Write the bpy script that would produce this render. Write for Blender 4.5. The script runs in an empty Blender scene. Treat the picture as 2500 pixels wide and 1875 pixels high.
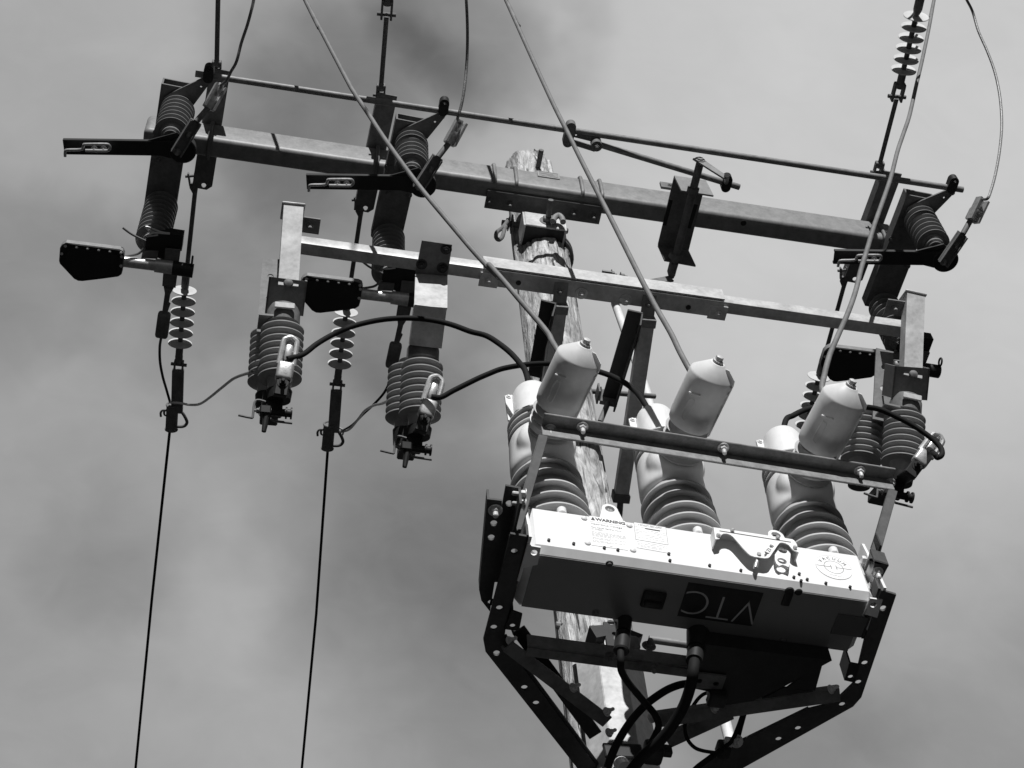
import bpy, bmesh, math, random
from mathutils import Vector, Matrix
from mathutils.geometry import tessellate_polygon
V = Vector
R = math.radians
random.seed(4)
scene = bpy.context.scene
col = scene.collection

# ------------------------------------------------------------------ camera
F_PX = 4400.0                                  # focal length in pixels of a 2500 x 1875 picture
ELEV, ROLL, YAW = R(58), R(5.6), R(15.3)
fh = V((math.sin(YAW), math.cos(YAW), 0))
rt0 = V((math.cos(YAW), -math.sin(YAW), 0))
UPZ = V((0, 0, 1))
c_dir = fh * math.cos(ELEV) + UPZ * math.sin(ELEV)
u0 = -fh * math.sin(ELEV) + UPZ * math.cos(ELEV)
c_right = rt0 * math.cos(ROLL) - u0 * math.sin(ROLL)
c_up = u0 * math.cos(ROLL) + rt0 * math.sin(ROLL)

def ray(p):
    return (c_dir + c_right * ((p[0] - 1250) / F_PX) + c_up * ((937.5 - p[1]) / F_PX)).normalized()

CAM = V((0, 0, 8.0)) - ray((1330, 640)) * 7.3   # standing on the ground, 1.6 m eye height
cam_data = bpy.data.cameras.new('camera')
cam_data.sensor_width = 36
cam_data.lens = 36 * F_PX / 2500
cam_data.clip_start = 0.1
cam_data.clip_end = 6000
cam = bpy.data.objects.new('camera', cam_data)
cam.matrix_world = Matrix(((c_right.x, c_up.x, -c_dir.x, CAM.x), (c_right.y, c_up.y, -c_dir.y, CAM.y),
                           (c_right.z, c_up.z, -c_dir.z, CAM.z), (0, 0, 0, 1)))
col.objects.link(cam)
scene.camera = cam

# ------------------------------------------------------------------ world and sun
SUN_EL, SUN_AZ = R(28), R(4)                    # azimuth: degrees to the left (-X) of the -Y direction
sun_vec = V((-math.sin(SUN_AZ) * math.cos(SUN_EL), -math.cos(SUN_AZ) * math.cos(SUN_EL), math.sin(SUN_EL)))
world = bpy.data.worlds.new('World')
scene.world = world
world.use_nodes = True
wn, wl = world.node_tree.nodes, world.node_tree.links
wn.clear()
out = wn.new('ShaderNodeOutputWorld')
bg = wn.new('ShaderNodeBackground')
bg.inputs['Strength'].default_value = 0.1
sky = wn.new('ShaderNodeTexSky')
sky.sky_type = 'NISHITA'
sky.sun_disc = False
sky.sun_elevation = SUN_EL
sky.sun_rotation = math.atan2(sun_vec.x, sun_vec.y)
bw = wn.new('ShaderNodeRGBToBW')
wl.new(sky.outputs[0], bw.inputs[0])
tc = wn.new('ShaderNodeTexCoord')

def wmath(op, a, b=None, c=None, clamp=False):
    n = wn.new('ShaderNodeMath'); n.operation = op; n.use_clamp = clamp
    for i, v in enumerate((a, b, c)):
        if v is None: continue
        if isinstance(v, (int, float)): n.inputs[i].default_value = v
        else: wl.new(v, n.inputs[i])
    return n.outputs[0]

def wnoise(scale, detail, rough, rot=(0, 0, 0), sc=(1, 1, 1), dist=0.0):
    m = wn.new('ShaderNodeMapping'); m.inputs['Rotation'].default_value = rot; m.inputs['Scale'].default_value = sc
    wl.new(tc.outputs['Generated'], m.inputs[0])
    n = wn.new('ShaderNodeTexNoise'); n.inputs['Scale'].default_value = scale
    n.inputs['Detail'].default_value = detail; n.inputs['Roughness'].default_value = rough
    n.inputs['Distortion'].default_value = dist
    wl.new(m.outputs[0], n.inputs['Vector'])
    return n
warp = wnoise(9, 4, 0.55)
wsub = wn.new('ShaderNodeVectorMath'); wsub.operation = 'SUBTRACT'
wl.new(warp.outputs['Color'], wsub.inputs[0]); wsub.inputs[1].default_value = (0.5, 0.5, 0.5)
wsc = wn.new('ShaderNodeVectorMath'); wsc.operation = 'SCALE'; wl.new(wsub.outputs[0], wsc.inputs[0]); wsc.inputs['Scale'].default_value = 0.11
wadd = wn.new('ShaderNodeVectorMath'); wadd.operation = 'ADD'
wl.new(tc.outputs['Generated'], wadd.inputs[0]); wl.new(wsc.outputs[0], wadd.inputs[1])
wnorm = wn.new('ShaderNodeVectorMath'); wnorm.operation = 'NORMALIZE'; wl.new(wadd.outputs[0], wnorm.inputs[0])
# cloud banks: where each hangs in the sky, how wide it is, how much it brightens or darkens
CLOUDS = [((2200, 250), 1250, 0.275), ((2000, 1000), 800, 0.01), ((200, 150), 520, 0.09), ((150, 1050), 430, 0.035), ((560, 1230), 300, 0.04),
          ((1160, 50), 290, -0.19), ((830, 260), 320, -0.15), ((520, 620), 260, -0.05), ((60, 660), 240, -0.065), ((330, 780), 220, -0.05),
          ((1060, 780), 270, -0.11), ((560, 960), 220, -0.04), ((1000, 1280), 440, -0.075), ((1150, 1600), 400, -0.07), ((250, 1330), 200, -0.05),
          ((680, 1720), 420, 0.06), ((120, 1700), 320, 0.03), ((480, 1480), 220, 0.04), ((1950, 1800), 330, -0.06), ((640, 60), 260, 0.02)]
acc = None
for (pxy, rad, amp) in CLOUDS:
    d = ray(pxy)
    dn = wn.new('ShaderNodeVectorMath'); dn.operation = 'DOT_PRODUCT'
    wl.new(wnorm.outputs[0], dn.inputs[0]); dn.inputs[1].default_value = d
    mr = wn.new('ShaderNodeMapRange'); mr.interpolation_type = 'SMOOTHSTEP'
    mr.inputs['From Min'].default_value = math.cos(rad / F_PX * 1.15); mr.inputs['From Max'].default_value = 1.0
    mr.inputs['To Min'].default_value = 0; mr.inputs['To Max'].default_value = amp
    wl.new(dn.outputs['Value'], mr.inputs['Value'])
    acc = mr.outputs[0] if acc is None else wmath('ADD', acc, mr.outputs[0])
n1 = wnoise(7, 5, 0.5, rot=(0.3, 0.5, 0.7), sc=(1, 1.9, 1.3), dist=0.4)
n2_ = wnoise(24, 6, 0.58, rot=(0.2, 0.9, 0.4), sc=(1, 1.7, 1.2), dist=0.8)
soft = wmath('ADD', wmath('MULTIPLY', wmath('SUBTRACT', n1.outputs['Fac'], 0.5), 0.12), wmath('MULTIPLY', wmath('SUBTRACT', n2_.outputs['Fac'], 0.5), 0.06))
base = wmath('ADD', wmath('ADD', acc, 0.315), soft)
base = wmath('MAXIMUM', base, 0.07)
# the cloud bank fills the sky the pole stands against; the unseen rest is dimmed on purpose to deepen the shadows
bd = wn.new('ShaderNodeVectorMath'); bd.operation = 'DOT_PRODUCT'
wl.new(wnorm.outputs[0], bd.inputs[0]); bd.inputs[1].default_value = c_dir
bm_ = wn.new('ShaderNodeMapRange'); bm_.interpolation_type = 'SMOOTHSTEP'
bm_.inputs['From Min'].default_value = math.cos(R(42)); bm_.inputs['From Max'].default_value = math.cos(R(25))
bm_.inputs['To Min'].default_value = 0.10; bm_.inputs['To Max'].default_value = 1.0
wl.new(bd.outputs['Value'], bm_.inputs['Value'])
base = wmath('MULTIPLY', base, bm_.outputs[0])
cloud10 = wmath('MULTIPLY', base, 9.8)           # the background strength of 0.1 brings this back down
skymix = wmath('ADD', cloud10, wmath('MULTIPLY', bw.outputs[0], 0.03))
wl.new(skymix, bg.inputs['Color'])
wl.new(bg.outputs[0], out.inputs[0])

sun_data = bpy.data.lights.new('sun', 'SUN')
sun_data.energy = 4.8
sun_data.angle = R(0.5)
sun_data.color = (1, 1, 1)                       # the photograph is black and white
sun = bpy.data.objects.new('sun', sun_data)
sun.rotation_euler = sun_vec.to_track_quat('Z', 'Y').to_euler()
sun.location = (0, 0, 30)
col.objects.link(sun)
scene.view_settings.view_transform = 'Standard'
scene.view_settings.look = 'None'
scene.view_settings.exposure = 0
scene.view_settings.gamma = 1

# ------------------------------------------------------------------ measuring helpers
ZOOM = {'1': (100, 150, .27125), '2': (100, 500, .36166), '3': (600, 450, .42178), '4': (700, 150, .33153), '5': (1150, 250, .36157),
        'A': (1950, 380, .30139), 'B': (1900, 800, .30139), 'C': (1150, 750, .30139), 'D': (1500, 800, .36171), 'E': (1150, 1150, .27125),
        'F': (1650, 1200, .27125), 'G': (1150, 1450, .27125), 'H': (1600, 1450, .27125), 'I': (2050, 0, .31337), 'J': (450, 0, .36166),
        'N': (1720, 1280, .1085), 'L': (1170, 1180, .12055), 'K': (600, 780, .16275), 'P': (1180, 380, .14469), 'W': (1380, 1240, .13562), 'S': (1900, 1270, .13863)}

def px(k, x, y):
    if k is None: return (x, y)
    ox, oy, s = ZOOM[k]
    return (ox + x * s, oy + y * s)

def at(k, x, y, X=None, Y=None, Z=None, P=None, N=None):
    """the point of a known plane of the structure seen in a given direction"""
    r = ray(px(k, x, y))
    if X is not None: t = (X - CAM.x) / r.x
    elif Y is not None: t = (Y - CAM.y) / r.y
    elif Z is not None: t = (Z - CAM.z) / r.z
    else: t = (P - CAM).dot(N) / r.dot(N)
    return CAM + r * t

# ------------------------------------------------------------------ materials
def mat(name, colr, rough=0.5, metal=0.0, var=0.0, scale=20.0, bump=0.0, stretch=(1, 1, 1), spec=0.5, detail=4):
    m = bpy.data.materials.new(name); m.use_nodes = True
    nt = m.node_tree; b = nt.nodes['Principled BSDF']
    b.inputs['Roughness'].default_value = rough; b.inputs['Metallic'].default_value = metal
    b.inputs['Specular IOR Level'].default_value = spec
    b.inputs['Base Color'].default_value = (colr, colr, colr, 1)
    if var or bump:
        t = nt.nodes.new('ShaderNodeTexCoord'); mp = nt.nodes.new('ShaderNodeMapping'); mp.inputs['Scale'].default_value = stretch
        nt.links.new(t.outputs['Object'], mp.inputs[0])
        n = nt.nodes.new('ShaderNodeTexNoise'); n.inputs['Scale'].default_value = scale; n.inputs['Detail'].default_value = detail; n.inputs['Roughness'].default_value = 0.6
        nt.links.new(mp.outputs[0], n.inputs['Vector'])
        n2 = nt.nodes.new('ShaderNodeTexNoise'); n2.inputs['Scale'].default_value = scale * 5.3; n2.inputs['Detail'].default_value = 3
        nt.links.new(mp.outputs[0], n2.inputs['Vector'])
        mx = nt.nodes.new('ShaderNodeMath'); mx.operation = 'MULTIPLY_ADD'; mx.inputs[1].default_value = 0.45
        nt.links.new(n2.outputs['Fac'], mx.inputs[0]); nt.links.new(n.outputs['Fac'], mx.inputs[2])
        if var:
            r = nt.nodes.new('ShaderNodeMapRange')
            r.inputs['From Min'].default_value = 0.45; r.inputs['From Max'].default_value = 1.0
            r.inputs['To Min'].default_value = colr * (1 - var); r.inputs['To Max'].default_value = min(0.9, colr * (1 + var))
            nt.links.new(mx.outputs[0], r.inputs['Value'])
            nt.links.new(r.outputs[0], b.inputs['Base Color'])
        if bump:
            bp = nt.nodes.new('ShaderNodeBump'); bp.inputs['Strength'].default_value = bump; bp.inputs['Distance'].default_value = 0.004
            nt.links.new(mx.outputs[0], bp.inputs['Height']); nt.links.new(bp.outputs[0], b.inputs['Normal'])
    return m

M = {}
M['galv'] = mat('galvanised_steel', 0.225, 0.5, 0.08, 0.26, 22, 0.10, spec=0.35)
M['galv_bright'] = mat('new_galvanised_steel', 0.50, 0.45, 0.08, 0.32, 14, 0.06, spec=0.35)
M['rod'] = mat('galvanised_rod', 0.22, 0.5, 0.05, 0.35, 30, 0.15, spec=0.3)
M['steel'] = mat('weathered_shaded_steel', 0.15, 0.6, 0.0, 0.35, 18, 0.08, spec=0.25)  # kept below the true galvanised tone, underside shade put into the colour
M['black'] = mat('black_paint', 0.022, 0.5, 0.0, 0.25, 20, 0.05, spec=0.3)
M['rubber'] = mat('black_cable_sheath', 0.014, 0.75, 0, 0.2, 30, spec=0.15)
M['cover'] = mat('grey_cable_covering', 0.17, 0.55, 0, 0.25, 18, 0.1)
M['alu'] = mat('cast_aluminium', 0.55, 0.35, 0.55, 0.3, 45, 0.15)
M['zinc'] = mat('zinc_bolt', 0.62, 0.35, 0.15, 0.2, 60)
M['porcelain'] = mat('grey_porcelain', 0.34, 0.35, 0, 0.10, 12, spec=0.4)
M['dark_porcelain'] = mat('dark_glazed_porcelain', 0.19, 0.3, 0, 0.15, 12, spec=0.4)
M['polymer'] = mat('grey_silicone_polymer', 0.52, 0.55, 0, 0.12, 15)
M['epoxy'] = mat('grey_silicone_shed', 0.46, 0.55, 0, 0.08, 10, spec=0.3)
M['white'] = mat('white_moulded_cover', 0.72, 0.42, 0, 0.13, 11, 0.03, stretch=(1, 1, .5), spec=0.4)
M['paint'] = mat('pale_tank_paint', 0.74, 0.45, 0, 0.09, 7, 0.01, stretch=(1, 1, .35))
M['paint_shaded'] = mat('shaded_underside_paint', 0.20, 0.5, 0, 0.06, 6)  # tank paint darkened, the shade below the tank is in this colour
M['strap'] = mat('dull_strap_steel', 0.07, 0.6, 0, 0.3, 18, 0.05, spec=0.2)
M['sticker'] = mat('dark_sticker_film', 0.09, 0.5)
M['label'] = mat('label_film', 0.85, 0.4)
M['ink'] = mat('label_ink', 0.04, 0.6)
M['ink_grey'] = mat('grey_label_ink', 0.30, 0.6)
M['faded'] = mat('faded_label_ink', 0.55, 0.6)
M['letter'] = mat('grey_lettering', 0.5, 0.5)
M['pvc'] = mat('pale_pipe', 0.7, 0.4, 0, 0.15, 15)
M['copper'] = mat('bare_stranded_wire', 0.22, 0.45, 0.4, 0.4, 120, 0.5)

def wood_material():
    m = bpy.data.materials.new('weathered_pole_wood'); m.use_nodes = True
    nt = m.node_tree; b = nt.nodes['Principled BSDF']; N = nt.nodes.new; L = nt.links.new
    t = N('ShaderNodeTexCoord')
    def noise(sc, scale, detail, dist=0.0, rough=0.6):
        mp = N('ShaderNodeMapping'); mp.inputs['Scale'].default_value = sc; L(t.outputs['Object'], mp.inputs[0])
        n = N('ShaderNodeTexNoise'); n.inputs['Scale'].default_value = scale; n.inputs['Detail'].default_value = detail
        n.inputs['Distortion'].default_value = dist; n.inputs['Roughness'].default_value = rough
        L(mp.outputs[0], n.inputs['Vector']); return n
    grain = noise((1, 1, 0.12), 58, 6, 0.9, 0.7)
    patch = noise((1, 1, 0.3), 22, 5, 1.4)
    crack = noise((1, 1, 0.10), 26, 3, 1.2)
    cr = N('ShaderNodeValToRGB'); cr.color_ramp.elements[0].position = 0.34; cr.color_ramp.elements[0].color = (.13, .13, .13, 1)
    cr.color_ramp.elements[1].position = 0.60; cr.color_ramp.elements[1].color = (.62, .62, .62, 1)
    e = cr.color_ramp.elements.new(0.44); e.color = (.38, .38, .38, 1)
    L(grain.outputs['Fac'], cr.inputs[0])
    pr = N('ShaderNodeMapRange'); pr.inputs['From Min'].default_value = .35; pr.inputs['From Max'].default_value = .62; pr.inputs['To Min'].default_value = .55; pr.inputs['To Max'].default_value = 1.2
    L(patch.outputs['Fac'], pr.inputs['Value'])
    ck = N('ShaderNodeMapRange'); ck.inputs['From Min'].default_value = .33; ck.inputs['From Max'].default_value = .38; ck.inputs['To Min'].default_value = .10; ck.inputs['To Max'].default_value = 1
    L(crack.outputs['Fac'], ck.inputs['Value'])
    m1 = N('ShaderNodeMath'); m1.operation = 'MULTIPLY'; L(pr.outputs[0], m1.inputs[0]); L(ck.outputs[0], m1.inputs[1])
    vs = N('ShaderNodeVectorMath'); vs.operation = 'SCALE'; L(cr.outputs[0], vs.inputs[0]); L(m1.outputs[0], vs.inputs['Scale'])
    L(vs.outputs[0], b.inputs['Base Color']); b.inputs['Roughness'].default_value = .85
    hs = N('ShaderNodeMath'); hs.operation = 'MULTIPLY'; L(grain.outputs['Fac'], hs.inputs[0]); L(ck.outputs[0], hs.inputs[1])
    bp = N('ShaderNodeBump'); bp.inputs['Strength'].default_value = .9; bp.inputs['Distance'].default_value = .012
    L(hs.outputs[0], bp.inputs['Height']); L(bp.outputs[0], b.inputs['Normal'])
    return m
M['wood'] = wood_material()

# ------------------------------------------------------------------ mesh kit
def frame(d, hint=None):
    d = d.normalized()
    h = V(hint) if hint is not None else (UPZ if abs(d.z) < .9 else V((0, -1, 0)))
    x = (h - d * h.dot(d)).normalized()
    return x, d.cross(x)

class G:
    def __init__(s): s.bm = bmesh.new()
    def _merge(s, b):
        me = bpy.data.meshes.new('tmp'); b.to_mesh(me); b.free(); s.bm.from_mesh(me); bpy.data.meshes.remove(me)
    def box(s, c, size, ax=None, bev=0.0, seg=2):
        b = bmesh.new(); bmesh.ops.create_cube(b, size=1)
        if ax is None: ax = (V((1, 0, 0)), V((0, 1, 0)), UPZ)
        for v in b.verts: v.co = V((v.co.x * size[0], v.co.y * size[1], v.co.z * size[2]))
        if bev: bmesh.ops.bevel(b, geom=b.edges[:], offset=bev, segments=seg, affect='EDGES', profile=0.5)
        for v in b.verts: v.co = V(c) + ax[0] * v.co.x + ax[1] * v.co.y + ax[2] * v.co.z
        s._merge(b); return s
    def beam(s, p, q, w, h, hint=None, bev=0.0, seg=2):
        """box from p to q: h along the hint direction, w across it"""
        p, q = V(p), V(q); d = q - p; x, y = frame(d, hint)
        return s.box((p + q) / 2, (d.length, h, w), (d.normalized(), x, y), bev, seg)
    def plate(s, pts, t, n, holes=()):
        """flat plate: outline pts (coplanar), thickness t along n, round holes [(centre, r)]"""
        n = V(n).normalized(); b = s.bm
        pts = [V(p) for p in pts]
        loops = [pts]
        for (c, r) in holes:
            x, y = frame(n, pts[1] - pts[0])
            loops.append([V(c) + x * (r * math.cos(a)) + y * (r * math.sin(a)) for a in [2 * math.pi * k / 14 for k in range(14)]])
        flat = [p for l in loops for p in l]
        tris = tessellate_polygon(loops)
        A = [b.verts.new(p) for p in flat]; B = [b.verts.new(p + n * t) for p in flat]
        for tr in tris:
            try:
                b.faces.new([A[i] for i in tr]); b.faces.new([B[i] for i in reversed(tr)])
            except ValueError: pass
        k = 0
        for l in loops:
            m = len(l)
            for i in range(m):
                j = (i + 1) % m
                try: b.faces.new([A[k + i], A[k + j], B[k + j], B[k + i]])
                except ValueError: pass
            k += m
        return s
    def strip(s, p, q, w, t, n, side=0.0, holes=(), hr=.008):
        """flat bar from p to q, w wide (across), t thick along n; holes at fractions along, at side offset"""
        p, q, n = V(p), V(q), V(n).normalized(); d = (q - p).normalized(); y = n.cross(d).normalized()
        return s.plate([p - y * w / 2, q - y * w / 2, q + y * w / 2, p + y * w / 2], t, n, [((p.lerp(q, f)) + y * side, hr) for f in holes])
    def tube(s, pts, r, n=10, smooth=0, cap=True):
        pts = [V(p) for p in pts]
        if smooth and len(pts) > 2:
            o = []
            for i in range(len(pts) - 1):
                p0 = pts[i - 1] if i else pts[i] * 2 - pts[i + 1]; p1 = pts[i]; p2 = pts[i + 1]
                p3 = pts[i + 2] if i + 2 < len(pts) else p2 * 2 - p1
                for k in range(smooth):
                    t = k / smooth
                    o.append(.5 * (2 * p1 + (p2 - p0) * t + (2 * p0 - 5 * p1 + 4 * p2 - p3) * t * t + (3 * p1 - p0 - 3 * p2 + p3) * t ** 3))
            o.append(pts[-1]); pts = o
        b = s.bm; rings = []; x = None
        for i, p in enumerate(pts):
            d = (pts[min(i + 1, len(pts) - 1)] - pts[max(i - 1, 0)]).normalized()
            if x is None: x, y = frame(d)
            else:
                x = (x - d * x.dot(d)).normalized(); y = d.cross(x)
            rr = r[i] if isinstance(r, (list, tuple)) else r
            rings.append([b.verts.new(p + x * (rr * math.cos(2 * math.pi * k / n)) + y * (rr * math.sin(2 * math.pi * k / n))) for k in range(n)])
        for a, c in zip(rings, rings[1:]):
            for k in range(n): b.faces.new([a[k], a[(k + 1) % n], c[(k + 1) % n], c[k]])
        if cap:
            b.faces.new(list(reversed(rings[0]))); b.faces.new(rings[-1])
        return s
    def lathe(s, p, d, prof, n=32):
        d = V(d).normalized(); x, y = frame(d); b = s.bm; p = V(p); prev = None
        for (t, r) in prof:
            c = p + d * t
            if r < 1e-5: ring = [b.verts.new(c)]
            else: ring = [b.verts.new(c + x * (r * math.cos(2 * math.pi * k / n)) + y * (r * math.sin(2 * math.pi * k / n))) for k in range(n)]
            if prev is not None:
                if len(prev) == 1 and len(ring) > 1:
                    for k in range(n): b.faces.new([prev[0], ring[(k + 1) % n], ring[k]])
                elif len(ring) == 1 and len(prev) > 1:
                    for k in range(n): b.faces.new([prev[k], prev[(k + 1) % n], ring[0]])
                elif len(ring) > 1:
                    for k in range(n): b.faces.new([prev[k], prev[(k + 1) % n], ring[(k + 1) % n], ring[k]])
            prev = ring
        return s
    def bolt(s, p, d, r=.011, h=.009, shank=.018):
        """hex head or nut with washer and a stub of thread, standing on p along d"""
        p, d = V(p), V(d).normalized()
        s.lathe(p, d, [(0, 0), (0, r * 1.45), (.002, r * 1.45), (.002, 0)], 16)
        s.lathe(p, d, [(.002, 0), (.002, r), (h * .8, r), (h, r * .86), (h, 0)], 6)
        if shank: s.lathe(p, d, [(h, r * .55), (h + shank, r * .55), (h + shank + .002, r * .4), (h + shank + .002, 0)], 10)
        return s
    def ring(s, c, n, r, t, k=24, m=8):
        n = V(n).normalized(); x, y = frame(n)
        pts = [V(c) + x * (r * math.cos(2 * math.pi * i / k)) + y * (r * math.sin(2 * math.pi * i / k)) for i in range(k + 1)]
        return s.tube(pts, t, m, 0, False)
    def uchan(s, p, q, w, h, t, hint):
        """channel from p to q: web on the p-q line facing -hint, flanges along hint"""
        p, q = V(p), V(q); d = (q - p).normalized(); x, y = frame(d, hint)
        s.beam(p + x * t / 2, q + x * t / 2, w, t, hint)
        for sg in (-1, 1):
            o = y * (sg * (w / 2 - t / 2)) + x * ((h + t) / 2)
            s.beam(p + o, q + o, t, h - t, hint)
        return s

ORG = {}
def build(name, g, material, parent=None, label=None, smooth=True, angle=34):
    o_ = ORG.get(parent, V((0, 0, 0)))
    bmesh.ops.recalc_face_normals(g.bm, faces=g.bm.faces[:])
    me = bpy.data.meshes.new(name)
    for v in g.bm.verts: v.co -= o_
    g.bm.to_mesh(me); g.bm.free()
    me.polygons.foreach_set('use_smooth', [smooth] * len(me.polygons))
    if smooth: me.set_sharp_from_angle(angle=R(angle))
    o = bpy.data.objects.new(name, me); me.materials.append(material if not isinstance(material, str) else M[material])
    col.objects.link(o)
    if parent is not None:
        o.parent = parent; ORG[o] = o_
    if label: o['label'] = label
    return o

def tag(o, label, cat, group=None, kind=None):
    o['label'] = label; o['category'] = cat
    if group: o['group'] = group
    if kind: o['kind'] = kind
    return o

def thing(name, loc, label, cat, group=None):
    o = bpy.data.objects.new(name, None); o.location = loc; o.empty_display_size = .05
    col.objects.link(o); ORG[o] = V(loc)
    return tag(o, label, cat, group)

def copy_tree(o, parent=None):
    c = o.copy(); col.objects.link(c)
    if parent is not None: c.parent = parent
    for ch in list(o.children): copy_tree(ch, c)
    return c

def dup(root, delta, label):
    c = copy_tree(root); c.location = root.location + V(delta); c['label'] = label
    return c

def text(s, size, o, xd, yd, ext=.0004, align='CENTER', bold=0.0, spacing=1.0):
    cu = bpy.data.curves.new('tmp', 'FONT'); cu.body = s; cu.size = size; cu.align_x = align; cu.extrude = ext; cu.offset = bold; cu.space_character = spacing
    ob = bpy.data.objects.new('tmp', cu); col.objects.link(ob)
    dg = bpy.context.evaluated_depsgraph_get()
    me = bpy.data.meshes.new_from_object(ob.evaluated_get(dg))
    xd, yd = V(xd).normalized(), V(yd).normalized(); n = xd.cross(yd)
    for v in me.vertices: v.co = V(o) + xd * v.co.x + yd * v.co.y + n * v.co.z
    g = G(); g.bm.from_mesh(me)
    bpy.data.objects.remove(ob); bpy.data.curves.remove(cu); bpy.data.meshes.remove(me)
    return g

def sheds(n, L, core, r, t, up=False):
    """profile of a stack of thin-rimmed sheds along a core; up=True when the axis points up"""
    pr = [(0, 0), (0, core)]; p = L / n
    for i in range(n):
        a = i * p
        if up: pr += [(a + p * .34, core), (a + p * .16, r - .010), (a + p * .10, r - .002), (a + p * .10, r), (a + p * .10 + t, r), (a + p * .10 + t, r - .002), (a + p * .95, core)]
        else: pr += [(a + p * .05, core), (a + p * .62 - t, r - .002), (a + p * .62 - t, r), (a + p * .62, r), (a + p * .62, r - .002), (a + p * .66, r - .010), (a + p * .60, core + .004), (a + p * .75, core)]
    return pr + [(L, core), (L, 0)]

EX, EY = V((1, 0, 0)), V((0, 1, 0))
# ------------------------------------------------------------------ ground (below the frame, it only bounces light)
g = G(); g.plate([V((-2500, -2500, -.2)), V((2500, -2500, -.2)), V((2500, 2500, -.2)), V((-2500, 2500, -.2))], .2, UPZ)
gm = mat('dark_ground', 0.014, 0.9, 0, 0.3, 0.4)
o = build('ground', g, gm, smooth=False); o['kind'] = 'structure'; o['label'] = 'dark ground below the pole'

# ------------------------------------------------------------------ pole
def pole_mesh():
    g = G(); b = g.bm; rnd = random.Random(3); n = 96; prev = None
    zs = [0] + [3 + .05 * i for i in range(119)]
    zs = [z for z in zs if z < 8.87] + [8.87]
    ph = [rnd.uniform(0, 6.28) for _ in range(6)]
    cracks = [(rnd.uniform(0, 6.28), rnd.uniform(4.5, 8.9), rnd.uniform(.3, 1.1), rnd.uniform(.004, .011), rnd.uniform(.02, .05)) for _ in range(46)]
    for z in zs:
        r0 = .112 + max(0, 6 - z) * .004 - max(0, z - 8.2) * .012
        ring = []
        for k in range(n):
            a = 2 * math.pi * k / n
            r = r0 + .003 * math.sin(3 * a + ph[0] + z * .5) + .002 * math.sin(7 * a + ph[1] + z * .9) + .0012 * math.sin(19 * a + ph[2] + 1.7 * math.sin(z * 2))
            for (ca, cz, cl, cd, cw) in cracks:
                dz = abs(z - cz) / cl
                if dz < 1:
                    da = (a - ca - .05 * math.sin(z * 3 + cz) + math.pi) % (2 * math.pi) - math.pi
                    if abs(da) < cw * 2: r -= cd * (1 - dz) * max(0, 1 - abs(da) / (cw * 2))
            zz = z
            if z == 8.87: zz = z + .02 * math.sin(a * 2 + 1) + rnd.uniform(-.012, .012)
            ring.append(b.verts.new(V((r * math.cos(a), r * math.sin(a), zz))))
        if prev:
            for k in range(n): b.faces.new([prev[k], prev[(k + 1) % n], ring[(k + 1) % n], ring[k]])
        prev = ring
    c = b.verts.new(V((0, 0, 8.885)))
    for k in range(n): b.faces.new([prev[k], prev[(k + 1) % n], c])
    return g
o = build('utility_pole', pole_mesh(), 'wood', angle=60); o.location.x = -.010
tag(o, 'weathered round wooden utility pole with cracks carrying all the switchgear', 'pole')

# ------------------------------------------------------------------ main crossarm
AT, AB, AF, AK = 8.342, 8.184, -.24, -.155        # top, bottom, front, back
arm = thing('crossarm', (-.1, -.2, AB), 'long thick galvanised steel crossarm near the pole top, the upper of the two arms', 'crossarm')
g = G(); g.box((-.08, (AF + AK) / 2, (AT + AB) / 2), (3.13, AK - AF, AT - AB), bev=.024, seg=5)
build('beam', g, 'galv', arm)
c = at('5', 1840, 815, Z=AB)
g = G()
for p in [c, at('A', 880, 770, Z=AB), at('5', 1330, 700, Y=AF)]:
    pass
g.lathe(c + V((0, 0, -.001)), UPZ, [(0, 0), (0, .012), (.001, .012), (.001, 0)], 16)
build('bolt_hole', g, 'black', arm)
a, b2 = at('5', 447, 487, Y=AF - .002), at('5', 597, 505, Y=AF - .002)
g = G(); np_c = at('5', 522, 494, Y=AF); g.box(np_c + V((0, -.0015, 0)), ((b2 - a).length, .003, .055), bev=.001, seg=1)
npl = build('nameplate', g, 'galv', arm)
g = G()
w = (b2 - a).length
for (x0, x1, z) in [(-.46, .46, .024), (-.46, .46, -.024), (-.34, .2, .010), (-.1, .3, .0), (.05, .38, -.012), (-.3, -.1, -.013)]:
    g.box(np_c + V(((x0 + x1) / 2 * w, -.0035, z)), ((x1 - x0) * w, .0016, .004))
for x in (-.46, .46): g.box(np_c + V((x * w, -.0035, 0)), (.004, .0016, .048))
build('stamped_rim', g, 'ink_grey', npl)

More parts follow.
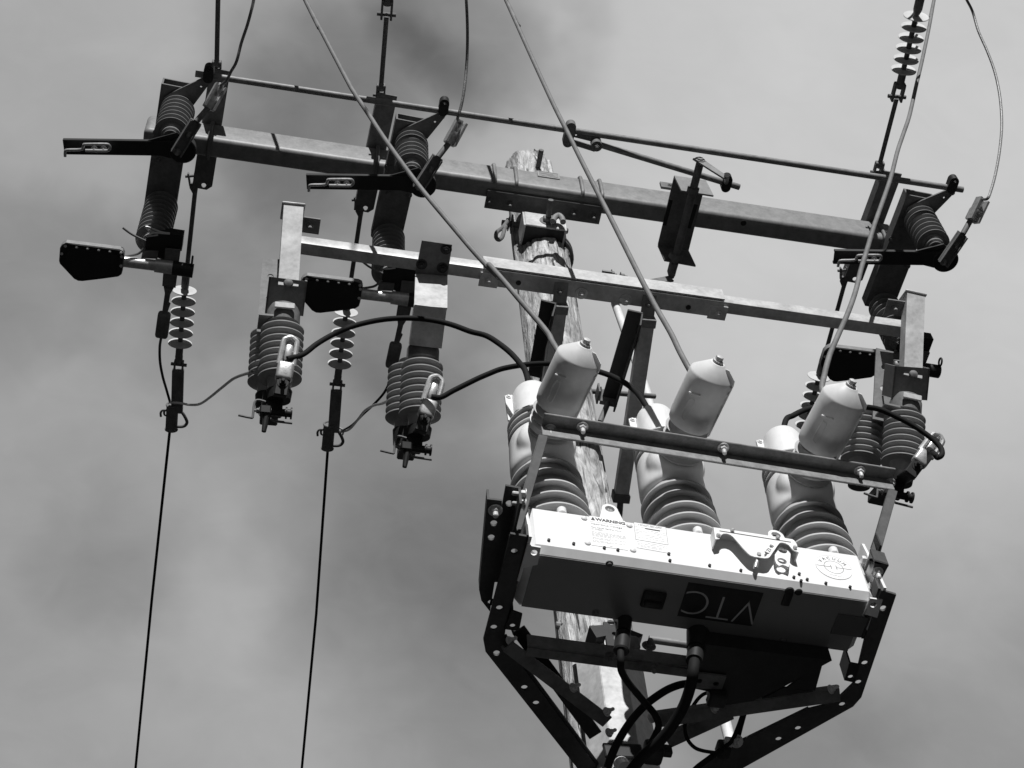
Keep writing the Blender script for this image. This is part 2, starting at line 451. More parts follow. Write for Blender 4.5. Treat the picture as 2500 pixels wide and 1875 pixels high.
# ------------------------------------------------------------------ pole top bracket carrying the arm
pb = thing('pole_top_bracket', (0, -.15, 8.1), 'steel bracket with bolts and a clamp band fixing the upper crossarm to the pole top', 'bracket')
fl, fr = at('5', 112, 590, Z=AB - .012), at('5', 892, 705, Z=AB - .012)
bl = at('5', 95, 672, Z=AB - .012)
yf, yb = (fl.y + fr.y) / 2, max(bl.y, -.118)
g = G()
g.box(((fl.x + fr.x) / 2, (yf + yb) / 2, AB - .009), (fr.x - fl.x, yb - yf, .008), bev=.002, seg=1)
build('mounting_plate', g, 'steel', pb)
for (x, y) in [(125, 660), (262, 682), (692, 742), (827, 765)]:
    p = at('5', x, y, Z=AB - .013)
    g = G(); g.bolt(p, -UPZ, .011, .012, .016); build('bolt', g, 'steel', pb)
for x, y in [(152, 420), (295, 445), (735, 510), (865, 530)]:
    p = at('5', x, y, Y=AF)
    g = G(); g.tube([V((p.x, AK + .008, AT + .006)), V((p.x, AF + .02, AT + .007)), V((p.x, AF - .003, AT - .012)), V((p.x, AF - .008, AT - .04)), V((p.x, AF - .008, AB + .03)), V((p.x, AF - .004, AB + .004)), V((p.x, AF + .01, AB - .006))], .0075, 10, 4)
    build('u_bolt', g, 'galv', pb)
# saddle box on the pole
zt = 8.13
bx0, bx1 = at('P', 690, 940, Y=-.158), at('P', 1240, 1020, Y=-.158)
bxb = at('P', 722, 1155, Y=-.158)
zt, zb_ = bx0.z, bxb.z
g = G()
xa, xb = bx0.x, at('P', 1385, 1250, Y=-.158).x
g.box(((xa + xb) / 2, -.154, (zt + zb_) / 2), (xb - xa, .008, zt - zb_), bev=.002, seg=1)
g.box((xa - .003, -.11, (zt + zb_) / 2), (.008, .09, zt - zb_))
g.box((xb + .003, -.11, (zt + zb_) / 2), (.008, .09, zt - zb_))
build('saddle_box', g, 'galv_bright', pb)
g = G()
g.plate([V((xa, -.150, zb_ + .001)), V((xb, -.150, zb_ + .001)), V((xb, -.06, zb_ + .001)), V((.07, -.085, zb_ + .001)), V((0, -.105, zb_ + .001)), V((-.07, -.085, zb_ + .001)), V((xa, -.06, zb_ + .001))], .006, UPZ)
build('saddle_shade_plate', g, 'black', pb)  # underside of the galvanised saddle, its shade put in as black
g = G(); g.ring((0, 0, (zt + zb_) / 2), UPZ, .112, .008, 40, 8); g.ring((0, 0, (zt + zb_) / 2 - .03), UPZ, .112, .008, 40, 8); build('clamp_band', g, 'steel', pb)
p0 = at('P', 1090, 1110, Y=-.205); p1 = at('P', 1140, 740, Y=-.36)
p0 = at('P', 1090, 1100, Y=-.16); p1 = p0 + V((.0, -.15, .0)); q1 = at('P', 1140, 745, P=p0, N=V((0, 0, 1)))
g = G(); g.tube([p0, q1], .011, 12); g.bolt(p0, (q1 - p0), .024, .018, 0); build('stud', g, 'steel', pb)
p0 = at('P', 915, 235, Y=-.1); q1 = at('P', 980, -98, P=p0, N=V((0, 0, 1)))
g = G(); g.tube([p0 + (p0 - q1) * .4, q1], .011, 12); build('stud', g, 'steel', pb)
lp = at('P', 310, 1130, Y=-.06)
g = G(); g.tube([lp, V((-.08, lp.y, lp.z))], .012, 10); g.bolt(V((lp.x + .03, lp.y, lp.z)), -EX, .022, .014, .012); g.box(V((lp.x + .042, lp.y, lp.z)), (.006, .06, .06)); build('through_bolt', g, 'steel', pb)
hk = [at('P', x, y, Y=-.10) for x, y in [(420, 1090), (330, 1210), (230, 1290), (215, 1380), (265, 1420), (320, 1370), (350, 1270), (375, 1190)]]
g = G(); g.tube(hk, .0085, 10, 4); build('hook', g, 'steel', pb)
rp = [at('P', x, y, Y=-.19) for x, y in [(1170, 1110), (1210, 1040), (1275, 1010), (1330, 1060), (1345, 1120)]]
g = G(); g.tube(rp, .012, 12, 4); build('hook', g, 'galv', pb)
rb = at('P', 1405, 1270, Y=-.1); g = G(); g.tube([V((.08, rb.y, rb.z)), rb], .011, 10); g.bolt(rb - V((.02, 0, 0)), EX, .022, .016, .008); build('through_bolt', g, 'steel', pb)

# ------------------------------------------------------------------ side-break disconnect switches
ZB = 8.12
A_, B_, C_, D_ = at('1', 1090, 215, Z=ZB), at('1', 1370, 240, Z=ZB), at('1', 925, 1305, Z=ZB), at('1', 1215, 1320, Z=ZB)
root_c = (A_ + B_ + C_ + D_) / 4
SWG = 'disconnect switches under the upper crossarm'
sw = thing('disconnect_switch', root_c, 'open disconnect switch at the far left end of the upper crossarm', 'switch', SWG)
g = G(); t = .007
fdir = ((C_ - A_).normalized() + (D_ - B_).normalized()).normalized(); sdir = UPZ.cross(fdir) * -1
wB = .125
pA, pC = (A_ + B_) / 2, (C_ + D_) / 2
g.strip(pA, pC, wB, t, UPZ); g.strip(pA + UPZ * .053, pC + UPZ * .053, wB, t, UPZ)
for sg in (-1, 1):
    o_ = sdir * (sg * (wB / 2 - t / 2)) + UPZ * t
    g.beam(pA + o_ + UPZ * .0229, pC + o_ + UPZ * .0229, t, .0458, UPZ)
g.plate([pC + sdir * -.06, pC + sdir * .06, pC + sdir * .06 + UPZ * .06, pC - sdir * .06 + UPZ * .06], .004, fdir)
build('base_channel', g, 'steel', sw)
for (x, y) in [(1040, 640), (1060, 880), (1250, 905)]:
    p = at('1', x, y, Z=ZB); g = G(); g.bolt(p, -UPZ, .010, .008, .006); build('bolt', g, 'steel', sw)
i1, i2 = at('1', 1235, 430, Z=ZB - .02), at('1', 1087, 1285, Z=ZB - .02)
for ip, iL, in_ in ((i1, .245, 7), (i2, .320, 9)):
    g = G(); g.lathe(ip + V((0, 0, .02)), -UPZ, [(0, 0), (0, .048), (.014, .048), (.02, .036)], 32)
    g.lathe(ip, -UPZ, sheds(in_, iL, .042, .066, .004), 48)
    ins = build('insulator', g, 'dark_porcelain', sw)
    g = G(); g.lathe(ip - UPZ * iL, -UPZ, [(0, 0), (0, .038), (.012, .038), (.018, .03), (.022, .03), (.022, 0)], 28); build('end_cap', g, 'steel', ins)
ZL = ZB - .012
lev = [at('1', x, y, Z=ZL) for x, y in [(1100, 380), (1112, 325), (1160, 290), (1478, 138), (1512, 140), (1532, 178), (1488, 240), (1370, 400), (1300, 470), (1160, 460)]]
hole = at('1', 1440, 230, Z=ZL)
g = G(); g.plate(lev, .008, UPZ, [(hole, .0045)])
g.lathe(at('1', 1500, 170, Z=ZL), -UPZ, [(0, 0), (0, .011), (.012, .011), (.014, .008), (.014, 0)], 12)
build('lever', g, 'steel', sw)
ZH = ZB - .305
hub = at('1', 1272, 800, Z=ZH)
tip = at('1', 205, 768, Z=ZH + .03); tip2 = at('1', 1240, 782, Z=ZH)
g = G(); bd = (tip2 - tip).normalized()
g.beam(tip, tip2, .060, .008, UPZ, .001, 1)
for sg in (-1, 1): g.beam(tip + UPZ.cross(bd) * (.026 * sg) + UPZ * .008, tip2 + UPZ.cross(bd) * (.026 * sg) + UPZ * .008, .007, .010, UPZ)
g.lathe(hub + UPZ * .01, -UPZ, [(-.03, 0), (-.03, .048), (.012, .052), (.016, .048), (.016, 0)], 32)
fp = [at('1', x, y, Z=ZH + .006) for x, y in [(960, 712), (1225, 640), (1285, 690), (1355, 770), (1350, 840), (1290, 885), (1180, 875), (1000, 830)]]
g.plate(fp, .007, UPZ)
bl_ = build('blade', g, 'black', sw)
for (x, y) in [(480, 785), (565, 785)]:
    g = G(); g.bolt(at('1', x, y, Z=ZH - .004), -UPZ, .008, .006, .004); build('bolt', g, 'galv', bl_)
hp = [at('1', x, y, Z=ZH - .014) for x, y in [(218, 856), (218, 815), (235, 797), (360, 793), (378, 772), (385, 752), (405, 746), (580, 745), (612, 755), (622, 778), (608, 798), (575, 803), (400, 801)]]
g = G(); g.tube(hp, .0055, 10, 3); build('arcing_horn', g, 'alu', bl_)
ZT = ZH - .03
t0, t1 = at('1', 1218, 828, Z=ZT), at('1', 1395, 545, Z=ZT + .045)
td = (t1 - t0).normalized(); ts = UPZ.cross(td)
g = G(); g.strip(t0, t1, .046, .010, UPZ, 0, (), .004)
for sg in (-1, 1): g.beam(t0 + ts * (.020 * sg) - UPZ * .008, t1 + ts * (.020 * sg) - UPZ * .008, .006, .018, UPZ)
t2, t3 = at('1', 1500, 425, Z=ZB - .235), at('1', 1618, 215, Z=ZB - .175)
g.tube([t1, t2], .0115, 12)
tp = build('terminal_pad', g, 'steel', sw)
for f in (.05, .62): g = G(); g.bolt(t0.lerp(t1, f), -UPZ, .010, .008, .012); build('bolt', g, 'galv', tp)
cd = (t3 - t2).normalized(); cs = UPZ.cross(cd)
g = G(); g.uchan(t2, t2.lerp(t3, .96), .046, .036, .009, -UPZ)
g.beam(t2, t2.lerp(t3, .55), .044, .030, UPZ, .008, 2); g.beam(t2.lerp(t3, .5), t3 + cd * .008, .024, .018, UPZ, .006, 2)
build('wedge_clamp', g, 'alu', tp)
SW_TERM = t3.copy()
# rear contact
ZJ = ZB - .365
jb = [at('2', x, y, Z=ZJ) for x, y in [(712, 205), (870, 198), (962, 212), (950, 312), (885, 318), (880, 378), (820, 372), (700, 318)]]
g = G(); g.plate(jb, .05, UPZ); jw = build('jaw_contact', g, 'black', sw)
g = G(); g.tube([at('2', x, y, Z=ZJ - .01) for x, y in [(870, 196), (800, 180), (718, 148), (712, 158), (760, 185), (870, 192)]], .0035, 8, 3)
g.tube([at('2', x, y, Z=ZJ - .01) for x, y in [(870, 196), (765, 190), (716, 204), (722, 212), (790, 204)]], .0035, 8, 3); build('spring_clip', g, 'zinc', jw)
lt = [at('2', x, y, Z=ZJ - .012) for x, y in [(686, 312), (792, 320), (786, 365), (676, 360)]]
g = G(); g.plate(lt, .012, UPZ); g.tube([at('2', x, y, Z=ZJ) for x, y in [(552, 155), (602, 192), (650, 218), (708, 244)]], .0045, 8, 3)
g.tube([at('2', x, y, Z=ZJ - .01) for x, y in [(702, 290), (665, 325), (630, 338), (560, 348)]], .005, 8, 3); build('trip_lever', g, 'steel', jw)
tpts = [at('2', x, y, Z=ZJ - .02) for x, y in [(838, 300), (942, 310), (908, 562), (818, 548)]]
g = G(); g.plate(tpts, .012, UPZ)
r0, r1, r2 = at('2', 862, 555, Z=ZJ - .014), at('2', 834, 735, Z=ZJ - .014), at('2', 812, 893, Z=ZJ - .014)
g.tube([r0, r0.lerp(r1, .25), r1], [.02, .011, .010], 12)
tl = build('rear_terminal', g, 'steel', sw)
g = G(); g.beam(r1.lerp(r2, -.05), r2, .050, .040, UPZ, .012, 3); g.tube([r1 + V((.012, -.05, 0)), r1 + V((0, .01, 0))], .008, 10); build('compression_sleeve', g, 'steel', tl)
SW_REAR = r2.copy()
ZP = ZJ - .058
pd = [at('2', x, y, Z=ZP) for x, y in [(128, 292), (143, 268), (170, 255), (350, 277), (530, 300), (553, 312), (562, 335), (552, 440), (545, 468), (524, 483), (400, 500), (280, 514), (250, 512), (222, 498), (128, 398), (122, 378)]]
g = G(); g.plate(pd, .024, UPZ)
cen = sum(pd, V()) / len(pd)
pad = build('interrupter', g, 'galv', sw)
g = G(); ip_ = [cen + (p - cen) * .975 for p in pd]; g.plate([p - UPZ * .005 for p in ip_], .005, UPZ); ip_ = [cen + (p - cen) * .80 for p in pd]; g.plate([p - UPZ * .010 for p in ip_], .0045, UPZ); build('vent_plate', g, 'black', pad)
for (x, y) in [(165 + i * 75, 278 + i * 9.2) for i in range(6)] + [(545, 350), (540, 412), (140, 330)]:
    g = G(); g.bolt(at('2', x, y, Z=ZP - .005), -UPZ, .0042, .005, 0); build('rim_screw', g, 'zinc', pad)
q0, q1, q2, q3 = at('2', 555, 383, Z=ZP + .022), at('2', 770, 409, Z=ZP + .022), at('2', 888, 425, Z=ZP + .022), at('2', 1028, 447, Z=ZP + .022)
g = G(); g.tube([q0, q1.lerp(q2, .05)], .0215, 20); g.tube([q1, q2], .0265, 20)
tb = build('support_tube', g, 'alu', pad)
g = G(); g.tube([q2, q2.lerp(q3, .15), q3], [.026, .0275, .0275], 20); g.ring(q3 + V((-.008, -.045, 0)), EX, .016, .004, 16, 6); build('hinge_cap', g, 'black', tb)
d_mid = at('4', 1145, 375, Z=ZL) - at('1', 1500, 140, Z=ZL)
d_rgt = at('A', 1245, 268, Z=ZL) - at('1', 1500, 140, Z=ZL)
d_mid.z = d_rgt.z = 0
dup(sw, d_mid, 'open disconnect switch on the upper crossarm just left of the pole')
swr = dup(sw, d_rgt, 'open disconnect switch at the far right end of the upper crossarm')
DSW = [V((0, 0, 0)), d_mid, d_rgt]

# ------------------------------------------------------------------ operating rod along the switch levers
ZR = ZL - .030
ra, rb_ = at('1', 1390, 110, Z=ZR), at('A', 1330, 276, Z=ZR)
rod = thing('operating_rod', ra, 'long thin galvanised rod linking the levers of all three disconnect switches', 'rod')
g = G(); g.tube([ra, rb_], .0125, 16); build('bar', g, 'rod', rod)
def clamp(root, c, dirv, up=-UPZ):
    g = G(); x, y = frame(dirv, (0, -1, 0))
    pts = []
    for a in range(0, 181, 20): pts.append(c + EY * (-.020) + V((math.cos(R(a)) * .019, -math.sin(R(a)) * .019, -.018)))
    for a in range(180, 361, 20): pts.append(c + EY * .014 + V((math.cos(R(a)) * .019, -math.sin(R(a)) * .019, -.018)))
    g.plate(pts, .036, UPZ)
    g.bolt(c + V((0, -.022, -.018)), -UPZ, .0075, .008, .004)
    build('rod_clamp', g, 'black', root)
for k, x, y in [('1', 1510, 110), ('4', 1155, 335), ('A', 1240, 235)]:
    clamp(rod, at(k, x, y, P=ra, N=UPZ), (rb_ - ra))

# short drive link and crank
lk0, lk1 = at('5', 870, 285, Z=ZR), at('5', 1812, 572, Z=ZR - .02)
lk = thing('drive_link', lk0, 'short slanting link rod from the long operating rod to the crank bracket', 'rod')
g = G(); g.tube([lk0, lk1], .0125, 16); build('bar', g, 'rod', lk)
y0, y1 = at('5', 640, 205, Z=ZR - .012), at('5', 870, 262, Z=ZR - .012)
g = G(); g.strip(y0, y1, .020, .006, UPZ, 0, (.3,), .004)
y2, y3 = at('5', 650, 258, Z=ZR - .036), at('5', 840, 318, Z=ZR - .036); g.strip(y2, y3, .022, .006, UPZ)
cp = at('5', 660, 190, Z=ZR)
g.plate([cp + V((math.cos(R(a)) * .02, -math.sin(R(a)) * .02 + (-.03 if a < 180 else .035), -.04)) for a in list(range(0, 181, 20)) + list(range(181, 360, 20))], .034, UPZ)
ec = at('5', 845, 280, Z=ZR - .02); g.lathe(ec + UPZ * .02, -UPZ, [(0, 0), (0, .022), (.045, .022), (.045, 0)], 20); g.bolt(ec - UPZ * .025, -UPZ, .011, .01, .006)
build('yoke', g, 'steel', lk)
clamp(lk, at('5', 1722, 545, Z=ZR - .015), lk1 - lk0)

ZC = AB - .004
ck = thing('crank_bracket', (0.4, -.25, ZC), 'dark channel bracket with a crank shaft under the upper crossarm right of the pole', 'bracket')
c0, c1 = at('5', 1370, 508, Z=ZC), at('5', 1585, 542, Z=ZC)
e0, e1 = at('5', 1262, 962, Z=ZC), at('5', 1470, 1000, Z=ZC)
f0 = at('5', 1402, 602, P=c0, N=EY); hF = c0.z - f0.z
g = G()
slots = []
g.plate([c0, c1, e1, e0], .007, UPZ)
wv = (c1 - c0)
build('web', g, 'steel', ck)
g = G(); cz = V((0, 0, -1)) * hF
g.plate([c0 + V((0, -.007, .007)), c1 + V((0, -.007, .007)), c1 + cz + V((.012, -.007, 0)), c0 + cz + V((.012, -.007, 0))], .007, EY, [(c0.lerp(c1, .55) + V((0, -.007, -.055)), .014)])
build('front_flange', g, 'galv', ck)
g = G(); g.plate([e0, e1, e1 + cz + V((.012, 0, 0)), e0 + cz + V((.012, 0, 0))], .007, EY); build('rear_flange', g, 'steel', ck)
g = G()
for (a_, b_) in [((1350, 660), (1305, 830)), ((1520, 690), (1470, 850))]:
    p, q = at('5', *a_, Z=ZC - .001), at('5', *b_, Z=ZC - .001); g.strip(p, q, .016, .0015, UPZ)
build('slots', g, 'black', ck)
sh0 = at('5', 1500, 590, P=c0 + V((0, -.02, 0)), N=EY); zs_ = sh0.z
s0, s1 = at('5', 1550, 395, Z=zs_), at('5', 1375, 1075, Z=zs_)
g = G(); g.tube([s0, s1], .016, 16); g.lathe(at('5', 1503, 575, Z=zs_), (s1 - s0), [(0, 0), (0, .024), (.02, .024), (.02, 0)], 20)
g.lathe(at('5', 1388, 1020, Z=zs_), (s1 - s0), [(0, 0), (0, .027), (.02, .03), (.02, 0)], 20)
sp = at('5', 1360, 1120, Z=zs_); g.box(sp, (.03, .06, .045), bev=.006); g.tube([s1, sp + V((0, .02, 0))], .018, 14)
build('shaft', g, 'steel', ck)
k0, k1 = at('5', 1545, 388, P=s0, N=EY), at('5', 1722, 505, P=s0, N=EY)
g = G(); kd = (k1 - k0).normalized(); kn = kd.cross(EY)
g.plate([k0 - kn * .02 - kd * .02, k1 - kn * .014, k1 + kn * .014, k0 + kn * .02 - kd * .02], .007, EY); g.bolt(k0 - EY * .001, -EY, .014, .008, .0)
g.tube([k1 + V((0, -.01, 0)), at('5', 1722, 545, Z=ZR - .015)], .010, 10)
build('crank', g, 'galv', ck)
m0, m1 = at('5', 1350, 1185, P=sp + V((0, .02, 0)), N=EY), at('5', 1200, 1208, P=sp + V((0, .02, 0)), N=EY)
g = G(); md = (m1 - m0).normalized(); mn = md.cross(EY); g.plate([m0 - mn * .018, m1 - mn * .013, m1 + mn * .013, m0 + mn * .02], .008, EY); g.tube([sp, sp.lerp(m0, .9)], .013, 12); build('crank', g, 'steel', ck)
p = at('5', 1325, 565, Y=AF - .004); g = G(); g.box(p, (.06, .012, .05), bev=.002); g.bolt(p + V((.01, -.006, 0)), -EY, .008, .006, 0); build('clip', g, 'steel', ck)

# ------------------------------------------------------------------ dead-end bars and strain insulators
ZD = AT + .006
DEG = 'dead-end bars on the upper crossarm'
b0, b1 = at('1', 1622, 75, Z=ZD), at('1', 1456, 1150, Z=ZD)
de = thing('dead_end_bar', (b0 + b1) / 2, 'dark angle bar across the left end of the upper crossarm', 'bar', DEG)
bdv = (b1 - b0).normalized(); bsv = UPZ.cross(bdv)            # bsv points to the right of travel
bw_ = .072
if bsv.x > 0: bsv = -bsv                                      # toward the left side
hl = at('1', 1465, 1115, Z=ZD); hf_ = b0.lerp(b1, .07)
g = G()
g.plate([b0 + bsv * bw_ / 2, b0 - bsv * bw_ / 2, b1 - bsv * bw_ / 2 - bdv * .02, b1 - bsv * (bw_ / 2 - .02), b1 + bsv * bw_ / 2], .008, UPZ, [(hl, .010), (hf_, .010)])
g.plate([b0 + bsv * bw_ / 2, b1 + bsv * bw_ / 2, b1 + bsv * bw_ / 2 + UPZ * .06, b0 + bsv * bw_ / 2 + UPZ * .06], .008, bsv)
build('angle_bar', g, 'steel', de)
xm = (b0.x + b1.x) / 2
xm = b0.lerp(b1, (AF - b0.y) / (b1.y - b0.y)).x
for dx in (-.02,):
    g = G(); x = xm + dx + .02; g.tube([V((x, AK + .008, AT + .012)), V((x, AF + .02, AT + .016)), V((x, AF - .003, AT - .010)), V((x, AF - .008, AT - .04)), V((x, AF - .008, AB + .03)), V((x, AF - .004, AB + .004)), V((x, AF + .01, AB - .006)), V((x, AK, AB - .008))], .008, 10, 4)
    build('u_bolt', g, 'steel', de)
dbm = at('4', 580, 1080, Z=ZD) - hl; dbr = at('A', 455, 1000, Z=ZD) - hl
dup(de, dbm, 'dark angle bar across the upper crossarm beside the switch left of the pole')
dup(de, dbr, 'dark angle bar across the right end of the upper crossarm')

def clevis(root, p, d, name='clevis', s=1.0):
    d = d.normalized(); x, y = frame(d, (1, 0, 0)); g = G()
    for sg in (-1, 1): g.beam(p - d * .03 * s + x * (.017 * sg * s), p + d * .035 * s + x * (.017 * sg * s), .03 * s, .008 * s, x, .002, 1)
    g.box(p + d * .035 * s, (.042 * s, .03 * s, .016 * s), (x, y, d), .003, 1)
    g.tube([p - x * .034 * s - d * .012 * s, p + x * .034 * s - d * .012 * s], .0075 * s, 10)
    return build(name, g, 'steel', root)
def polymer_discs(root, p0, p1, n=6):
    """six thin discs on a rod from p0 to p1"""
    d = (p1 - p0).normalized(); L = (p1 - p0).length; st = L / (n - 1)
    g = G(); g.tube([p0 - d * .06, p1 + d * .05], .0105, 14); g.tube([p0 - d * .08, p0 - d * .015], .016, 14); g.tube([p1 + d * .02, p1 + d * .09], .016, 14)
    core = build('core_rod', g, 'steel', root)
    for i in range(n):
        c = p0 + d * st * i; g = G()
        g.lathe(c, d, [(-.010, .010), (-.006, .015), (-.0025, .045), (-.001, .051), (.0012, .052), (.003, .050), (.002, .044), (-.001, .02), (.003, .0105)], 40)
        build('disc', g, 'polymer', root)
    return core

# rear (away from the viewer)
CRG = 'strain insulators going away from the upper crossarm'
s_cl = at('1', 1362, 1050, Z=ZD + .02)
PN = V((0, .10, 1))
def rp_(k, x, y): return at(k, x, y, P=s_cl, N=PN)
rs = thing('strain_insulator', s_cl, 'disc strain insulator on the line leaving the left end of the upper crossarm downwards', 'insulator', CRG)
l1, l2 = rp_('1', 1385, 1190), rp_('2', 978, 505)
cv0 = clevis(rs, s_cl, l1 - s_cl, 'clevis', .8)
g = G(); g.tube([s_cl + (l1 - s_cl) * .3, s_cl + (l1 - s_cl) * .6, l1, l2, l2 + (l2 - l1).normalized() * .05], [.012, .018, .0095, .0095, .0095], 12)
g.tube([l2 - (l2 - l1).normalized() * .02, rp_('2', 972, 562)], .0155, 12)
build('link_rod', g, 'steel', rs)
dp0, dp1 = rp_('2', 969, 578), rp_('2', 939, 935)
polymer_discs(rs, dp0, dp1)
cl1 = rp_('2', 929, 1095); dd = (dp1 - dp0).normalized()
g = G(); g.tube([dp1 + dd * .06, rp_('2', 932, 1050), rp_('2', 930, 1080)], [.017, .016, .010], 14); build('end_fitting', g, 'steel', rs)
clevis(rs, cl1, dd, 'clevis', 1.0)
w0, w1 = rp_('2', 926, 1110), rp_('2', 918, 1400)
xx = V((1, 0, 0))
g = G(); g.beam(w0, w1, .034, .05, xx, .004, 1); build('clamp_body', g, 'steel', rs).rotation_euler = (0, 0, 0)
k0_, k1_ = rp_('2', 888, 1352), rp_('2', 880, 1515)
g = G(); g.tube([k0_, k1_], .026, 18); g.ring(k0_, k1_ - k0_, .0245, .005, 20, 8); g.ring(k1_, k1_ - k0_, .0245, .005, 20, 8); build('wedge_barrel', g, 'steel', rs)
g = G(); g.tube([rp_('2', x, y) for x, y in [(925, 1390), (955, 1405), (985, 1460), (978, 1485), (955, 1497), (915, 1497)]], .007, 10, 3); build('bail_loop', g, 'steel', rs)
g = G(); g.tube([rp_('2', x, y) for x, y in [(860, 1422), (835, 1418), (832, 1395), (845, 1386), (820, 1388), (808, 1405), (810, 1430)]], .005, 8, 3); build('hook', g, 'steel', rs)
dup(rs, dbm + V((.018, 0, 0)), 'disc strain insulator going down behind the black paddle left of the pole')
dup(rs, dbr, 'disc strain insulator half hidden behind the rightmost white terminal cover')
# two line conductors leaving downwards
for i, (pts, lab) in enumerate([([('2', 870, 1515), ('2', 860, 1659), (None, 371, 1460), (None, 331, 1875)], 'thin dark line wire hanging at the far left of the photo'),
                                ([(None, 810, 1105), (None, 800, 1200), (None, 772, 1500), (None, 737, 1875)], 'thin dark line wire running down between the left wire and the pole')]):
    off = [V((0, 0, 0)), dbm + V((.018, 0, 0))][i]
    P = s_cl + off
    pp = [k0_ + off] + [at(*q, P=P, N=PN) for q in pts[2:]]
    d = (pp[-1] - pp[-2]).normalized(); pp.append(pp[-1] + d * 12)
    g = G(); g.tube(pp, .0062, 8, 0); o = build('line_wire', g, 'rubber'); tag(o, lab, 'wire', 'line wires leaving downwards')

# front (towards the viewer)
FRG = 'strain insulators coming from the upper crossarm towards the viewer'
f_cl = at('I', 300, 1325, Z=ZD + .02); FN = V((0, -.06, 1))
def fp_(k, x, y): return at(k, x, y, P=f_cl, N=FN)
fs = thing('strain_insulator', f_cl, 'disc strain insulator at the upper right corner above the right end of the crossarm', 'insulator', FRG)
q0, q1 = fp_('I', 318, 1255), fp_('I', 442, 775)
clevis(fs, f_cl, q0 - f_cl, 'clevis', .9)
g = G(); g.tube([f_cl.lerp(q0, .3), f_cl.lerp(q0, .6), q0, q1], [.014, .021, .0095, .0095], 12); build('link_rod', g, 'steel', fs)
clevis(fs, fp_('I', 452, 730), q1 - q0, 'clevis', 1.1)
polymer_discs(fs, fp_('I', 497, 545), fp_('I', 595, 128))
e0_ = fp_('I', 600, 110); e1_ = fp_('I', 625, 0); dd = (e1_ - e0_).normalized()
g = G(); g.tube([e0_, e0_ + dd * .02, e0_ + dd * .2], [.012, .018, .018], 14); build('end_fitting', g, 'steel', fs)
g = G(); g.tube([e0_ + dd * .19, e0_ + dd * 12], .0062, 8); build('line_wire', g, 'rubber', fs)
fm = at('J', 1325, 628, Z=ZD + .02) - f_cl; fl_ = at('J', 218, 470, Z=ZD + .02) - f_cl
dup(fs, fm, 'strain link rod rising from the upper crossarm to the top edge left of the pole')
dup(fs, fl_, 'strain link rod rising from the left end of the upper crossarm to the top edge')

# ------------------------------------------------------------------ lower crossarm with the cutouts
F2 = -.58
T2 = (at(None, 731, 570, Y=F2).z + at(None, 2212, 785, Y=F2).z) / 2
B2 = at(None, 731, 591, Y=F2).z
K2 = at(None, 731, 621, Z=B2).y
B2 = T2 - .052
a2 = thing('crossarm', (.1, -.31, B2), 'thinner bright galvanised crossarm with a wider centre sleeve, the lower of the two arms', 'crossarm')
xl, xr = at('3', 308, 300, Y=F2).x, at('A', 880, 1390, Y=F2).x
g = G(); g.box(((xl + xr) / 2, (F2 + K2) / 2, (T2 + B2) / 2), (xr - xl, K2 - F2, T2 - B2), bev=.005, seg=2); build('beam', g, 'galv_bright', a2)
sl, sr = at('5', 85, 1120, Y=F2 - .006).x, at('5', 1715, 1350, Y=F2 - .006).x
g = G(); zs0 = at('5', 900, 1285, Y=F2 - .006).z
g.plate([V((x, F2 - .0065, z)) for x, z in [(sl, T2 + .010), (sr, T2 + .010), (sr, B2 - .004), (sl, B2 - .004)]], .006, -EY)
g.box(((sl + sr) / 2, (F2 + K2) / 2, T2 + .0085), (sr - sl, K2 - F2 + .012, .006))
g.box(((sl + sr) / 2, (F2 + K2) / 2 + .004, B2 - .0065), (sr - sl, K2 - F2 + .016, .005))
build('sleeve', g, 'galv_bright', a2)
for (x, y) in [(120, 1200), (745, 1288), (1045, 1332), (1665, 1420)]:
    p = at('5', x, y, Z=B2 - .010); g = G()
    if x in (120, 1665): g.box(p + UPZ * .0005, (.062, .052, .005), bev=.001, seg=1); p = p - UPZ * .002
    else: g.lathe(p, -UPZ, [(0, 0), (0, .021), (.003, .021), (.003, 0)], 18); p = p - UPZ * .003
    g.bolt(p, -UPZ, .0115, .010, .006); build('bolt', g, 'zinc', a2)
g = G()
for (x, y) in [(320, 1218), (1467, 1384)]: g.lathe(at('5', x, y, Z=B2 - .010), -UPZ, [(0, 0), (0, .009), (.0012, .009), (.0012, 0)], 14)
build('holes', g, 'black', a2)

# stand-off struts from the lower arm back past the pole
STG = 'square stand-off struts behind the lower crossarm'
def strut(p_clip, p_col, p_end, p_rod, lab, wid=.048):
    c = at(*p_clip, Z=B2 - .012); a = at(*p_col, Z=B2 - .03)
    N = V((0, .22, 1)); e = at(*p_end, P=a, N=N); r = at(*p_rod, P=a, N=N)
    t = thing('strut', a, lab, 'strut', STG)
    g = G(); g.beam(a, e, wid, .045, UPZ, .003, 1); build('tube', g, 'galv_bright', t)
    d = (e - a).normalized()
    g = G(); g.beam(a + d * .0, a + d * .03, wid + .008, .055, UPZ, .002, 1); g.strip(c - V((0, .03, 0)), a + d * .015 - UPZ * .0, wid * .95, .006, UPZ); g.bolt(c - UPZ * .001, -UPZ, .012, .010, .006)
    build('end_clip', g, 'galv', t)
    g = G(); g.beam(e, e + d * .03, wid + .010, .055, UPZ, .002, 1); g.tube([e + d * .02, r, r + (r - e).normalized() * .15], .011, 12); build('end_socket', g, 'steel', t)
    return a, e
sA, sAe = strut(('5', 600, 1272), ('5', 598, 1360), ('C', 610, 800), ('C', 600, 860), 'square grey strut below the lower crossarm, passing in front of the pole')
sB, sBe = strut(('5', 1195, 1358), ('5', 1190, 1450), ('C', 1218, 1500), ('C', 1205, 1640), 'square grey strut below the lower crossarm, just right of the pole')
BRG = 'black braces from the lower crossarm to the pole'
